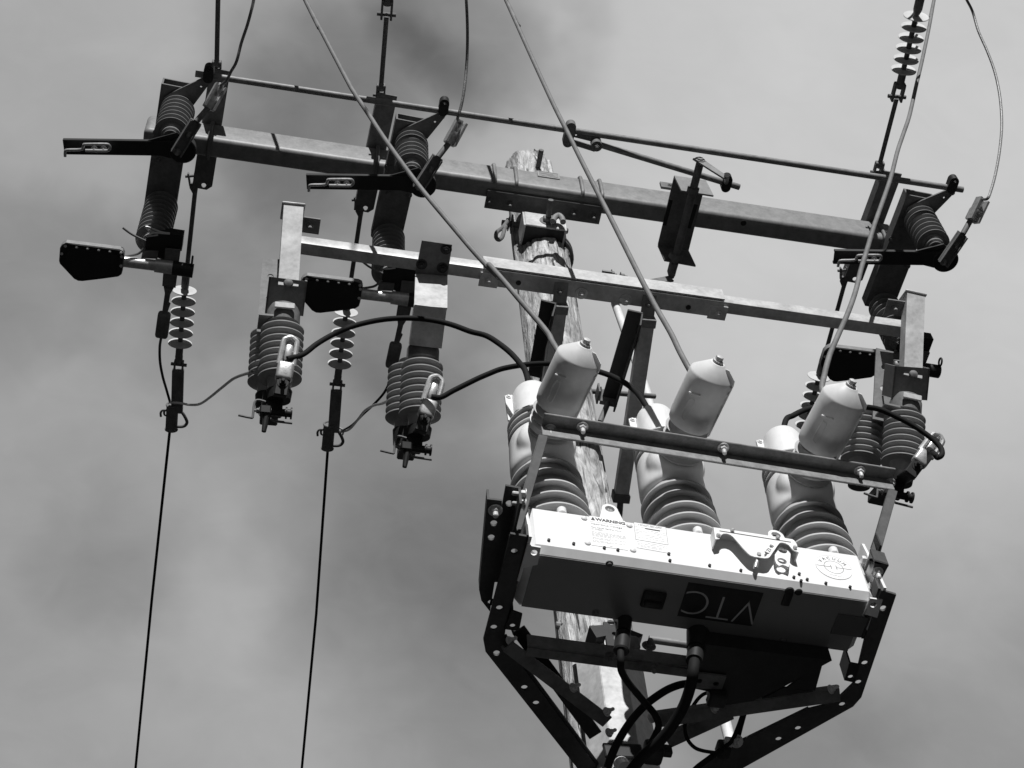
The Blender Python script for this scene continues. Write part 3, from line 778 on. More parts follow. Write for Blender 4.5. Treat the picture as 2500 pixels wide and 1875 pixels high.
def brace(ka, kb, kr, Ya, Yb, lab):
    p, q = at(*ka, Y=Ya), at(*kb, Y=Yb); t = thing('brace', p, lab, 'brace', BRG)
    g = G(); d = (q - p).normalized(); x, y = frame(d, EY)
    g.beam(p, q, .052, .007, x, .001, 1); g.beam(p - y * .024 + x * .028, q - y * .024 + x * .028, .007, .05, x, .001, 1); build('angle', g, 'black', t)
    if kr:
        r = at(*kr, Y=Yb + .03); g = G(); g.tube([q + x * .01, r], .010, 12); g.beam(q - d * .01, q + d * .012, .062, .05, x, .002, 1); build('end_rod', g, 'steel', t)
    return p, q
brace(('5', 525, 1345), ('C', 520, 560), None, F2 + .05, -.125, 'black flat brace running down the front of the pole left of the strut')
pB, qB = brace(('5', 1110, 1410), ('C', 1120, 740), ('C', 1045, 930), F2 + .05, -.06, 'black slanting brace between the pole and the right square strut')
# through bolt at the pole
tb_ = thing('through_bolt', qB, 'horizontal bolt through the pole under the black slanting brace', 'bolt')
bz0, bz1 = at('C', 1000, 695, Y=-.02), at('C', 1490, 722, Y=.03)
g = G(); g.tube([V((.0, -.02, bz0.z)), bz1], .0095, 12); build('shank', g, 'steel', tb_)
g = G(); g.bolt(bz0 + V((.02, 0, 0)), EX, .018, .016, .012); g.box(bz0 + V((.012, 0, 0)), (.006, .055, .055)); build('nut', g, 'steel', tb_)

# vertical operating pipe behind the pole
pa, pm, pz = at('5', 975, 1372, Y=.16), at('C', 1425, 690, Y=.16), at('H', 665, 1300, Y=.16)
op = thing('control_pipe', pz, 'pale vertical operating pipe running down behind the pole to its right', 'pipe')
g = G(); g.tube([V((pa.x, pa.y, pa.z + .02)), pm, pz, V((pz.x + (pz.x - pm.x) * .2, pz.y, .4))], .017, 16); build('pipe', g, 'pvc', op)
tp_ = at('5', 960, 1165, Y=.16); g = G(); g.tube([pa, tp_], .009, 10); g.bolt(tp_ - EX * .01, EX, .016, .014, .01); g.bolt(tp_ + EX * .03, EX, .012, .02, .01); g.box(tp_ - EX * .03, (.04, .03, .012)); build('pipe_head', g, 'galv', op)

# ------------------------------------------------------------------ cutouts (paired insulators under the lower arm)
A_AX = V((0, .5, -.866)); A_N = V((0, -.866, -.5))
N_H = V((0, -.45, -.893))
CUG = 'paired ribbed insulators under the lower crossarm'
CUT = []
def insulator_g(p, d, L, n=8, r=.0665, core=.036):
    pr = [(-.03, 0), (-.03, core * .9), (0, core)]; st = L / n
    for i in range(n):
        a = i * st
        pr += [(a, core), (a + st * .20, r - .003), (a + st * .22, r), (a + st * .37, r), (a + st * .40, r - .005), (a + st * .52, r - .016), (a + st * .56, core + .004), (a + st * .96, core)]
    pr += [(L, core), (L + .03, core * .96), (L + .05, core * .8), (L + .05, 0)]
    g = G(); g.lathe(p, d, pr, 56); return g
def cutout(lab, kind, sT, sB_, iT, iB, cT, cB, side=1, hang=None, Yp=F2 + .0):
    t_loc = at(*sB_, Y=Yp); t = thing('cutout', t_loc, lab, 'cutout', CUG)
    P0 = t_loc
    if kind == 'strap':
        T = at(*sT, P=P0, N=A_N); a = (P0 - T).normalized(); s = A_N.cross(a).normalized(); s = s if s.x > 0 else -s; n = A_N
        g = G(); g.strip(T, P0, .062, .006, -n)
        for sg in (-1, 1):
            o_ = s * (.028 * sg) - n * .026
            g.beam(T + o_, P0 + o_, .006, .042, n, 0)
        g.box(T - n * .045 - a * .004, (.074, .10, .008), (s, n, a), .004, 2)
        build('strap', g, 'galv_bright', t)
        g = G(); ep = T + a * .045 + s * (.058 * side) - n * .04
        g.box(ep, (.06, .055, .006), None, .001, 1); g.bolt(ep - UPZ * .003, -UPZ, .012, .008, .01); build('clamp_ear', g, 'galv', t)
    else:
        z2 = B2 - .014
        cs_ = [at('3', x, y, Z=z2) for x, y in [(1020, 325), (1195, 350), (1168, 530), (982, 515)]]
        g = G(); g.plate(cs_, .007, UPZ); build('top_plate', g, 'steel', t)
        for (x, y) in [(1160, 375), (1018, 462), (1138, 482)]:
            g = G(); g.bolt(at('3', x, y, Z=z2), -UPZ, .013, .009, .004); build('bolt', g, 'black', t)
        f0, f1 = cs_[3], cs_[2]
        h0 = at('3', 975, 700, P=f0, N=EY); h1 = f1 + (h0 - f0)
        P0 = at('3', 1042, 940, P=(h0 + h1) / 2, N=N_H); a = (P0 - (h0 + h1) / 2).normalized(); n = N_H; s = n.cross(a).normalized(); s = s if s.x > 0 else -s
        g = G(); g.plate([f0, f1, h1, h0], .007, EY); g.strip((h0 + h1) / 2, P0, (h1 - h0).length * .97, .007, -n)
        for sg in (-1, 1):
            o_ = s * ((h1 - h0).length * .46 * sg) - n * .026; g.beam((h0 + h1) / 2 + o_, P0 + o_, .006, .042, n, 0)
        build('bent_strap', g, 'galv_bright', t); n = A_N
    # hanger plate at the strap's foot
    PB = P0 - n * .062
    it, ib = at(*iT, P=PB, N=A_N), at(*iB, P=PB, N=A_N)
    ad = (ib - it).normalized(); L = (ib - it).length; top = it
    if kind == 'strap':
        g = G(); hs_, he_ = at(*hang[0], P=P0 - n * .006, N=N_H), at(*hang[1], P=P0 - n * .006, N=N_H)
        hd = (he_ - hs_).normalized(); hx_ = N_H.cross(hd).normalized(); hx_ = hx_ if hx_.x > 0 else -hx_; hw = .118
        g.strip(hs_, he_, hw, .006, -N_H)
        for sg in (-1, 1): g.plate([hs_ + hx_ * (hw / 2 * sg), he_ + hx_ * (hw / 2 * sg), he_ + hx_ * (hw / 2 * sg) - N_H * .10, hs_ + hx_ * (hw / 2 * sg) - N_H * .10], .006, hx_ * -sg)
        rp0 = P0 - hx_ * .052 - n * .13
        g.strip(rp0 - a * .17, rp0 + a * .10, .060, .006, -n, 0, (.25, .55), .010); g.beam(rp0 + a * .10 + n * .02, rp0 + a * .10 + n * .11, .060, .006, a)
        build('hanger', g, 'galv', t)
        g = G(); g.lathe(P0 - ad * .008 - n * .001, n, [(0, 0), (.0, .016), (.007, .013), (.011, .006), (.012, 0)], 20); build('rivet', g, 'steel', t)
    g = G(); g.box(top - ad * .050 + n * .058, (.062, .008, .020), (s, n, ad), .002, 1); build('retaining_clip', g, 'galv_bright', t)
    g = G(); g.lathe(top - ad * .075, ad, [(0, 0), (0, .045), (.02, .052), (.06, .052), (.06, 0)], 32)
    g.box(top - ad * .05 - n * .08, (.07, .15, .045), (s, n, ad), .004, 2); build('head_casting', g, 'steel', t)
    i_ = build('insulator', insulator_g(top, ad, L), 'porcelain', t)
    ro = s * (-.026 if side > 0 else -.080) - n * .165 - ad * .070
    build('insulator', insulator_g(top + ro, ad, L), 'porcelain', t)
    e = ib + ad * .045
    g = G(); g.lathe(ib + ad * .03, ad, [(0, 0), (0, .040), (.03, .036), (.03, 0)], 24); g.lathe(ib + ro + ad * .03, ad, [(0, 0), (0, .040), (.05, .036), (.05, 0)], 24)
    g.box(e - n * .085 + s * -.02, (.055, .17, .035), (s, n, ad), .004, 1)
    g.box(e + ad * .030 - s * .012 - n * .02, (.05, .045, .05), (s, n, ad), .004, 1)
    build('hinge_casting', g, 'black', t)
    hc = e + ad * .055 - s * .022
    g = G(); g.tube([hc - s * .01, hc + s * .062], .012, 14); g.lathe(hc + s * .044, s, [(0, 0), (0, .018), (.005, .018), (.005, .012), (.015, .012), (.015, .018), (.020, .018), (.020, 0)], 18)
    g.tube([hc + ad * .010 - s * .010, hc + ad * .03 - s * .013, hc + ad * .068 - s * .017], [.013, .010, .007], 10)
    g.box(hc - s * .016, (.034, .034, .028), (s, n, ad), .004, 1); build('hinge', g, 'black', t)
    g = G(); g.tube([hc - ad * .032 - s * .016, hc - ad * .036 - s * .040, hc - ad * .024 - s * .050, hc + ad * .020 - s * .052, hc + ad * .025 - s * .058, hc + ad * .020 - s * .095], .0038, 8, 3)
    g.tube([hc + ad * .016 - s * .01, hc + ad * .030 + s * .01, hc + ad * .032 + s * .066], .0042, 8); g.bolt(hc - s * .034, -s, .008, .009, .006); build('latch_hook', g, 'steel', t)
    # clamp on the front face
    N2 = A_N; P2 = P0 + n * .10
    c0, c1 = at(*cT, P=P2, N=N2), at(*cB, P=P2, N=N2); cd = (c1 - c0).normalized(); cx = N2.cross(cd).normalized()
    g = G(); cl = (c1 - c0).length
    g.beam(c0 + cd * cl * .55, c1 - cd * cl * .05, .05, .034, N2, .010, 3)
    g.tube([c0 + cd * cl * .6 + cx * .021, c0 + cd * cl * .1 + cx * .020, c0 + cd * cl * .01 + cx * .012, c0 - cd * cl * .03, c0 + cd * cl * .01 - cx * .012, c0 + cd * cl * .1 - cx * .020, c0 + cd * cl * .6 - cx * .021], .0085, 10, 3)
    g.beam(c0 - N2 * .014, c0 + cd * cl * .6 - N2 * .014, .036, .007, N2)
    g.box(c0 + cd * cl * .33, (cl * .34, .024, .022), (cd, N2, cx), .006, 2)
    cc = build('wedge_clamp', g, 'alu', t)
    g = G(); g.beam(c1 - cd * .03, c1 + cd * .045, .04, .02, N2, .003, 1); g.bolt(c1 + cd * .005 + N2 * .010, N2, .011, .009, .012); g.beam(c1 + cd * .03, e + s * .0 - n * .0, .04, .012, N2, .002, 1); build('terminal', g, 'black', cc)
    CUT.append(dict(clamp=c0.lerp(c1, .5) + N2 * .012, rear=top + ro + ad * L * .55 - s * .085, rearbot=ib + ro + ad * .02 - s * .05))
    return t
cutout('paired ribbed insulators hanging from a tall strap at the left end of the lower crossarm', 'strap', ('3', 278, 118), ('3', 246, 585), ('3', 213, 838), ('3', 196, 1150), ('3', 262, 895), ('3', 214, 1150), 1, [('3', 246, 548), ('3', 222, 750)])
cutout('paired ribbed insulators under the bolted square plate near the middle of the lower crossarm', 'plate', None, ('3', 1042, 940), ('3', 1022, 1050), ('3', 1006, 1365), ('3', 1108, 1120), ('3', 1034, 1362), 1)
cutout('paired ribbed insulators hanging from a tall strap at the right end of the lower crossarm', 'strap', ('A', 952, 1118), ('B', 1092, 395), ('B', 1025, 735), ('B', 1000, 1130), ('B', 1300, 880), ('B', 1120, 1120), -1, [('B', 1090, 320), ('B', 1065, 580)])

# ------------------------------------------------------------------ recloser (tank with three bushings)
RA = .030
rx, ry = V((math.cos(RA), math.sin(RA), 0)), V((-math.sin(RA), math.cos(RA), 0))
TL = at(None, 1287, 1226, Y=-.80)
KS = .93
def atR(k, x, y, d=0.0): return at(k, x, y, P=TL + ry * d, N=ry)
TR = atR(None, 2098, 1353)
FB0, FB1 = atR(None, 1318, 1336), atR(None, 2123, 1457)
zt = (TL.z + TR.z) / 2; zb = (FB0.z + FB1.z) / 2
wl_ = (FB0 - TL).dot(rx); wr_ = (FB1 - TL).dot(rx)
xl_ = min(0, wl_) - .004; xr_ = max((TR - TL).dot(rx), wr_) + .006
bk = at(None, 1680, 1543, Z=zb); DEP = (bk - TL).dot(ry)
print('TANK', TL, TR, 'z', zt, zb, 'x', xl_, xr_, 'dep', DEP)
OR = V((TL.x, TL.y, 0))
def W(x, d, z): return OR + rx * x + ry * d + UPZ * z
rec = thing('recloser', W((xl_ + xr_) / 2, DEP / 2, zb), 'pale three-phase recloser tank with white bushings, warning labels and dark underside lettered VTC', 'recloser')
ax3 = (rx, ry, UPZ)
g = G(); g.box(W((xl_ + xr_) / 2, DEP / 2, (zt + zb) / 2), (xr_ - xl_, DEP, zt - zb), ax3, .016, 1)
tank = build('tank', g, 'paint', rec, smooth=False)
g = G(); g.box(W((xl_ + xr_) / 2, DEP / 2 + .004, zb - .0008), (xr_ - xl_ - .036, DEP - .028, .003), ax3); build('underside_shade_sheet', g, 'paint_shaded', tank, smooth=False)  # thin sheet added under the tank, carries the underside's shade as colour
# underside
def atU(k, x, y, dz=0): return at(k, x, y, Z=zb - .0024 - dz)
uc = [atU('F', x, y, .0005) for x, y in [(108, 815), (778, 915), (690, 1215), (20, 1115)]]
g = G(); uo = sum(uc, V()) / 4; ul = ((uc[1] - uc[0]).length + (uc[2] - uc[3]).length) / 2; uw = abs((uc[3] - uc[0]).dot(ry))
g.box(uo, (ul, uw, .002), ax3); pl_ = build('letter_plate', g, 'black', tank)
lz = V((0, 0, -.0012))
for ch, (x, y) in [('C', (180, 1008)), ('T', (398, 1052)), ('V', (628, 1088))]:
    c = atU('F', x, y, .0017)
    build('letter', text(ch, .108, c - ry * .038, -rx, ry, .0004, bold=-.0026), 'letter', pl_)
for (c_, w_) in [((1640, 1150), .052)]:
    p = atU('E', *c_, .0); g = G(); g.box(p + UPZ * .001 - UPZ * .005, (.058, .05, .012), ax3, .006, 2); g.box(p - UPZ * .012 + ry * .008, (.045, .014, .012), ax3, .004, 2); build('drain_plug', g, 'black', tank)
g = G(); p = atU('F', 1000, 965); g.box(p - UPZ * .002, (.022, .04, .006), ax3, .003, 2); g.lathe(atU('F', 1022, 895), -UPZ, [(0, 0), (0, .012), (.004, .010), (.004, 0)], 16); g.lathe(atU('F', 1105, 905), -UPZ, [(0, 0), (0, .010), (.003, .008), (.003, 0)], 16); build('latch_cover', g, 'black', tank)
p = atU('F', 1560, 1205); g = G(); g.box(p - UPZ * .0008, (.078, .062, .0026), ax3); build('dark_sticker', g, M['sticker'], tank)
for (k, x, y) in [('E', 1245, 832), ('E', 1120, 1275), ('F', 965, 1335), ('E', 2100, 1420)]:
    p = atU(k, x, y); g = G(); g.lathe(p, -UPZ, [(0, 0), (0, .0095), (.002, .009), (.002, .006), (.006, .005), (.006, 0)], 16); build('bottom_screw', g, 'steel', tank)
# front panel: rivets, screws, labels
for (x, y) in [(1018, 428), (1425, 493), (1050, 650), (1458, 715)]:
    g = G(); p = atR('E', x, y); g.lathe(p, -ry, [(0, 0), (0, .0085), (.003, .0075), (.0055, .004), (.006, 0)], 18); build('rivet', g, 'white', tank)
for (k, x, y) in [('E', 698, 628), ('E', 922, 660), ('E', 1198, 697), ('E', 1320, 716), ('E', 1778, 752), ('E', 1788, 812), ('E', 2145, 856), ('F', 302, 672), ('F', 583, 716), ('F', 1108, 748), ('F', 1060, 778), ('F', 1180, 798), ('F', 1125, 810), ('F', 1348, 832), ('F', 1566, 866)]:
    g = G(); p = atR(k, x, y); g.lathe(p, -ry, [(0, 0), (0, .004), (.005, .0038), (.006, 0)], 8); build('screw', g, 'black', tank)
def panel(name, k, c, mt, parent, d, th=.0008):
    q = [atR(k, *p) for p in c]
    g = G(); g.plate([v - ry * d for v in q], th, -ry); return build(name, g, mt, parent, smooth=False), q
def bars(rows, q, d):
    """rows (u0, u1, v, h): thin printed lines in the unit square of quad q (v down)"""
    g = G()
    for (u0, u1, v, h) in rows:
        def uv(u, w): return q[0].lerp(q[1], u).lerp(q[3].lerp(q[2], u), w) - ry * d
        g.plate([uv(u0, v), uv(u1, v), uv(u1, v + h), uv(u0, v + h)], .0003, -ry)
    return g
lab, q = panel('warning_label', 'E', [(1065, 405), (1385, 455), (1412, 715), (1085, 668)], 'label', tank, .0003)
def on(q, u, w): return q[0].lerp(q[1], u).lerp(q[3].lerp(q[2], u), w) - ry * .0013
hx = (q[1] - q[0]).normalized(); hy = UPZ
lw = (q[1] - q[0]).length; lh = (q[0] - q[3]).length
build('warning_text', text('WARNING', lw * .172, on(q, .585, .135), hx, hy, .0003, bold=.0006), 'ink', lab)
tri = [on(q, u, w) for u, w in [(.03, .14), (.15, .14), (.09, .02)]]; g = G(); g.plate(tri, .0003, -ry); build('warning_triangle', g, 'ink', lab)
build('warning_text', text('Hazardous Voltage', lw * .115, on(q, .02, .29), hx, hy, .0003, 'LEFT'), 'ink_grey', lab)
build('warning_text', text('Can Cause Severe Injury\nor Death.', lw * .085, on(q, .02, .40), hx, hy, .0003, 'LEFT'), 'ink_grey', lab)
rn = random.Random(7)
rows = [(0, 1, .19, .008)]
for i, v in enumerate([.53, .565, .60, .635, .67, .73, .765, .83, .865]):
    u = .03
    while u < (.95 if i not in (4, 6, 8) else .5):
        w = rn.uniform(.04, .14); rows.append((u, min(.97, u + w), v, .012)); u += w + .025
rows += [(.5, .58, .94, .03)]
build('fine_print', bars(rows, q, .0013), 'faded', lab)
lab, q = panel('data_plate', 'E', [(1462, 460), (1752, 508), (1785, 742), (1490, 690)], 'label', tank, .0003)
rows = [(0, 1, 0, .008), (0, 1, .69, .008)]
for i, v in enumerate([.10, .17, .27, .33, .39, .45, .51, .58, .76, .82, .88, .93]):
    u = .03
    while u < .93:
        w = rn.uniform(.05, .2); 
        if rn.random() > .18: rows.append((u, min(.96, u + w), v, .013))
        u += w + .03
build('fine_print', bars(rows, q, .0013), 'faded', lab)
rows = [(0, .012, 0, .69), (.985, 1, 0, .69)]; build('fine_print', bars(rows + [(0, 1, .688, .014), (0, 1, 0, .012)], q, .0014), 'ink_grey', lab)
build('black_bar', bars([(.33, .80, .18, .035)], q, .0015), 'ink', lab)
build('fine_print', text('VACUUM RECLOSER', lw * .075, q[0].lerp(q[1], .5).lerp(q[3].lerp(q[2], .5), .09) - ry * .0013, hx, hy, .0003), 'ink_grey', lab)
# round vacuum emblem
ec = atR('F', 1420, 685); er = (atR('F', 1585, 712) - atR('F', 1255, 658)).length / 2
g = G(); g.plate([ec - ry * .0003 + rx * (er * math.cos(a)) + UPZ * (er * math.sin(a)) for a in [2 * math.pi * i / 48 for i in range(48)]], .0008, -ry); em = build('emblem', g, 'label', tank, smooth=False)
def arc_band(c, r0, r1, a0, a1, d, n=40):
    g = G(); b = g.bm; prev = None
    for i in range(n + 1):
        a = a0 + (a1 - a0) * i / n; dr = rx * math.cos(a) + UPZ * math.sin(a)
        cur = (b.verts.new(c + dr * r0 - ry * d), b.verts.new(c + dr * r1 - ry * d))
        if prev: b.faces.new([prev[0], cur[0], cur[1], prev[1]])
        prev = cur
    return g
build('emblem_ring', arc_band(ec, er * .50, er * .545, 0, 2 * math.pi, .0014), 'ink_grey', em)
build('emblem_ring', arc_band(ec, er * .975, er * 1.0, 0, 2 * math.pi, .0014), 'faded', em)
g = G()
for (u0, u1, v0, v1) in [(-.95, -.15, -.02, .02), (.15, .95, -.02, .02), (-.17, -.12, -.17, .17), (.12, .17, -.17, .17)]:
    g.plate([ec - ry * .0014 + rx * (er * u) + UPZ * (er * v) for u, v in [(u0, v0), (u1, v0), (u1, v1), (u0, v1)]], .0003, -ry)
build('contact_symbol', g, 'ink_grey', em)
for i, ch in enumerate('VACUUM'):
    a = R(148 - i * 23.2); dr = rx * math.cos(a) + UPZ * math.sin(a); tg = rx * math.sin(a) - UPZ * math.cos(a)
    build('emblem_letter', text(ch, er * .30, ec + dr * (er * .66) - ry * .0014, tg, dr, .0003), 'ink', em)
g = G()
for i in range(9):
    u = -.36 + i * .085; g.plate([ec - ry * .0014 + rx * (er * (u + dx)) + UPZ * (er * (-.72 + dz + .04 * math.sin(i * 2.1))) for dx, dz in [(0, 0), (.06, -.02), (.07, .03), (.01, .05)]], .0003, -ry)
build('emblem_script', g, 'faded', em)
# handle cover
CD = .033
def atN(x, y): return atR('N', x, y, -CD)
co = [(205, 75), (1990, 345), (2055, 440), (2100, 620), (2040, 600), (1985, 570), (1940, 520), (1895, 465), (1820, 425), (1740, 408), (1690, 418), (1655, 460), (1600, 540), (1530, 640), (1470, 730), (1430, 755), (1350, 765), (1250, 750), (1120, 730), (1040, 700), (985, 660), (860, 530), (740, 390), (640, 280), (580, 235), (500, 208), (420, 210), (375, 240), (360, 280), (340, 320), (240, 335)]
g = G(); pts = [atN(x, y) for x, y in co]; g.plate(pts, .003, ry)
cover = build('handle_cover', g, 'paint', rec, smooth=False)
g = G()
wl = [pts[0], pts[-1]]
def wall(p, q): g.plate([p + ry * .001, q + ry * .001, q + ry * CD, p + ry * CD], .003, (q - p).cross(ry))
wall(pts[0], pts[-1]); wall(pts[0], pts[1]); wall(pts[1], pts[2]); wall(pts[2], pts[3]); build('cover_wall', g, 'paint', cover, smooth=False)
g = G(); sl_ = [atN(335, 150), atN(1940, 405)]; g.strip(sl_[0] - ry * .0004, sl_[1] - ry * .0004, .0022, .0005, -ry); build('cover_seam', g, 'ink', cover)
for (x, y) in [(305, 265), (618, 150), (1640, 315), (2030, 540)]:
    g = G(); p = atN(x, y); g.lathe(p, -ry, [(0, 0), (0, .0055), (.005, .0055), (.007, .003), (.007, 0)], 14); build('cover_screw', g, 'alu', cover)
p = atN(1220, 680); g = G(); g.lathe(p + ry * .01, -ry, [(0, 0), (0, .0055), (.014, .0055), (.014, 0)], 16); g.tube([p + ry * .006, atN(1190, 850) + ry * .018], .0060, 12); build('operating_pin', g, 'alu', cover)
dm = atN(1455, 580)
tdv = (atN(1560, 430) - atN(1370, 700)).normalized(); tup = (-ry).cross(tdv)
build('cover_lettering', text('\u25c4 Z1 40', .014, dm - ry * .0006 - tup * .004, tdv, tup, .0003), 'ink', cover)
g = G(); g.plate([atN(x, y) - ry * .0006 for x, y in [(1350, 730), (1345, 675), (1408, 690)]], .0003, -ry); build('cover_arrow', g, 'ink', cover)
hr = [atR('N', x, y, -.02) for x, y in [(1580, 600), (1650, 520), (1740, 540), (1860, 570), (1935, 620), (1935, 700), (1915, 900), (1895, 965), (1830, 935), (1760, 910), (1680, 935), (1620, 890), (1585, 800)]]
g = G(); g.plate(hr, .006, ry, [(atR('N', 1755, 585, -.02) + UPZ * .000, .012), (atR('N', 1745, 825, -.02), .012)]); build('hook_handle', g, 'paint', rec)
# lifting lugs
for (k, x, y, w) in [('E', 1250, 345, .040), ('F', 903, 395, .040)]:
    c = atR(k, x, y, .004); g = G()
    pl = [c + rx * (w * .52 * math.cos(R(a))) + UPZ * (w * .56 * math.sin(R(a))) for a in range(0, 181, 15)]
    pl += [c - rx * w * .75 - UPZ * .040, c + rx * w * .75 - UPZ * .040]
    g.plate(pl, .008, ry, [(c + UPZ * .002, .0125)]); build('lifting_lug', g, 'paint', rec)
# bushings
MB = [((1354, 1312), (1297, 962)), ((1682, 1362), (1597, 1018)), ((2010, 1412), (1906, 1071))]
BT = [(('C', 690, 800), ('C', 880, 392)), (('D', 502, 645), ('D', 663, 305)), (('D', 1372, 800), ('D', 1555, 462))]
CAPS, BOOTS = [], []
for (bp, tp), (bb, bt) in zip(MB, BT):
    p0 = atR(None, *bp, .105); p1 = atR(None, *tp, .105); ax = (p1 - p0).normalized(); H = (p1 - p0).length
    print('module', p0, p1, H)
    g = G(); pr = [(-.06, 0), (-.06, .06), (0, .06)]
    n = 5; st = H * .385 / n
    for i in range(n):
        r = .102 - .0018 * i; a = st * i
        pr += [(a + st * .36, .072), (a + st * .18, r - .012), (a + st * .10, r - .002), (a + st * .10, r), (a + st * .10 + .0055, r), (a + st * .10 + .0055, r - .002), (a + st * .96, .072)]
    e0 = H * .39
    g.lathe(p0, ax, pr + [(e0, .07), (e0, 0)], 64)
    bush = build('bushing', g, 'epoxy', rec)
    g = G(); g.lathe(p0, ax, [(e0 - .005, 0), (e0 - .005, .076), (e0 + .004, .088), (e0 + .025, .090), (H * .60, .084), (H * .625, .081), (H * .635, .07), (H * .635, 0)], 48)
    mid = p0 + ax * H * .50
    q0 = at(*bb, Z=mid.z); q1 = at(*bt, Z=mid.z); q1 = at(*bt, Z=mid.z + .09 * (q1 - q0).length); bd = (q1 - q0).normalized()
    q0_ = q0
    fc = mid + (q0 - mid).normalized() * .0
    # elbow stub from the column towards the boot
    el = (q0 - mid); eln = el.normalized(); EL = el.length
    g.lathe(mid, eln, [(-.02, 0), (-.02, .02), (.0, .05), (.03, .074), (.055, .080), (.078, .075), (.092, .062), (.097, .047), (.097, 0)], 40); elb = build('elbow', g, 'white', bush)
    rm = elb.modifiers.new('blend', 'REMESH'); rm.mode = 'VOXEL'; rm.voxel_size = .004; rm.use_smooth_shade = True
    sm_ = elb.modifiers.new('soften', 'SMOOTH'); sm_.factor = .6; sm_.iterations = 30
    g = G(); n = 4; L0 = .090; st = max(.02, (EL - L0) / n); pr = [(L0, 0), (L0, .045)]
    for i in range(n):
        a = L0 + i * st; pr += [(a + .002, .045), (a + st * .35, .058), (a + st * .5, .059), (a + st * .68, .050), (a + st * .95, .045)]
    pr += [(EL - .012, .040), (EL + .02, .036), (EL + .02, 0)]
    g.lathe(mid, eln, pr, 40); build('arm_sheds', g, 'epoxy', bush)
    g = G(); g.lathe(mid, eln, [(EL * .60, 0), (EL * .60, .05), (EL * .60 + .006, .060), (EL * .60 + .022, .060), (EL * .60 + .028, .046), (EL * .60 + .028, 0)], 40); build('arm_flange', g, 'white', bush)
    BL = (q1 - q0).length; br = .0600
    g = G(); g.lathe(q0 - bd * .005, bd, [(0, 0), (0, br * .86), (.008, br * .95), (.03, br), (BL * .85, br), (BL - .004, br), (BL + .003, br * .965), (BL + .030, br * .44), (BL + .036, br * .33), (BL + .037, br * .2), (BL + .037, 0)], 48)
    sd = bd.cross(UPZ); fd = (sd * -.80 - UPZ * .6).normalized()
    boot = build('terminal_cover', g, 'white', bush)
    g = G(); g.plate([q0 + fd * (br - .002), q0 + bd * BL + fd * (br - .002), q0 + bd * (BL + .028) + fd * br * .44, q0 + bd * (BL + .030) + fd * br * .62, q0 + bd * (BL + .014) + fd * (br + .002), q0 + bd * BL + fd * (br + .005), q0 + fd * (br + .004)], .0035, bd.cross(fd)); build('cover_flange', g, 'white', boot)
    f2 = (sd * .62 - UPZ * .78).normalized(); pp_ = q0 + bd * BL * .42 + f2 * (br - .001)
    g = G(); tg = bd.cross(f2)
    g.tube([pp_ - bd * .03 - tg * .007, pp_ + bd * .022 - tg * .007, pp_ + bd * .026, pp_ + bd * .022 + tg * .007, pp_ - bd * .03 + tg * .007, pp_ - bd * .034, pp_ - bd * .03 - tg * .007], .0022, 6, 2)
    g.tube([pp_ + bd * .038 - tg * .016, pp_ + bd * .046 + tg * .016], .003, 6)
    build('latch_rib', g, 'white', boot)
    tpp = q0 + bd * (BL + .034)
    g = G(); g.lathe(tpp, bd, [(0, 0), (0, .0145), (.004, .0145), (.004, 0)], 20); g.lathe(tpp + bd * .004, bd, [(0, 0), (0, .0105), (.011, .0105), (.013, .006), (.013, 0)], 6); build('eye_bolt', g, 'zinc', boot)
    for f_ in (.0, .018): 
        g = G(); c_ = q0 + bd * (BL * .96 - f_) + fd * (br + .001); g.lathe(c_, fd, [(0, 0), (0, .004), (.004, .003), (.004, 0)], 10); build('snap', g, 'alu', boot)
    # upper sheds and cap
    g = G(); u0 = H * .635; n = 3; st = H * .045; pr = [(u0, 0), (u0, .065)]
    for i in range(n):
        a = u0 + i * st; r = .083 - .001 * i
        pr += [(a + st * .36, .062), (a + st * .18, r - .008), (a + st * .10, r - .002), (a + st * .10, r), (a + st * .10 + .0048, r), (a + st * .10 + .0048, r - .002), (a + st * .96, .062)]
    pr += [(u0 + n * st, .065), (u0 + n * st, 0)]; g.lathe(p0, ax, pr, 56); build('upper_sheds', g, 'epoxy', bush)
    g = G(); c0_ = u0 + n * st - .004; g.lathe(p0, ax, [(c0_, 0), (c0_, .054), (c0_ + .006, .0615), (H - .03, .058), (H - .008, .051), (H + .004, .039), (H + .010, .018), (H + .012, 0)], 48); cap = build('terminal_cap', g, 'white', bush)
    g = G(); sx = -rx; fl0 = p0 + ax * (c0_ + .004) + sx * .060
    g.plate([fl0, fl0 + sx * .018, p0 + ax * (H - .03) + sx * .078, p0 + ax * (H - .02) + sx * .056], .006, ry); g.bolt(p0 + ax * (H - .035) + sx * .068 + ry * -.001, -ry, .005, .005, 0); build('cap_flange', g, 'white', cap)
    g = G(); pn = W((p0 - OR).dot(rx) - .005, .012, zt - .006); g.lathe(pn, UPZ, [(0, 0), (0, .012), (.018, .012), (.024, .008), (.026, 0)], 18); build('base_lug', g, 'white', bush)
    CAPS.append(p1); BOOTS.append((q0, q1, bd))
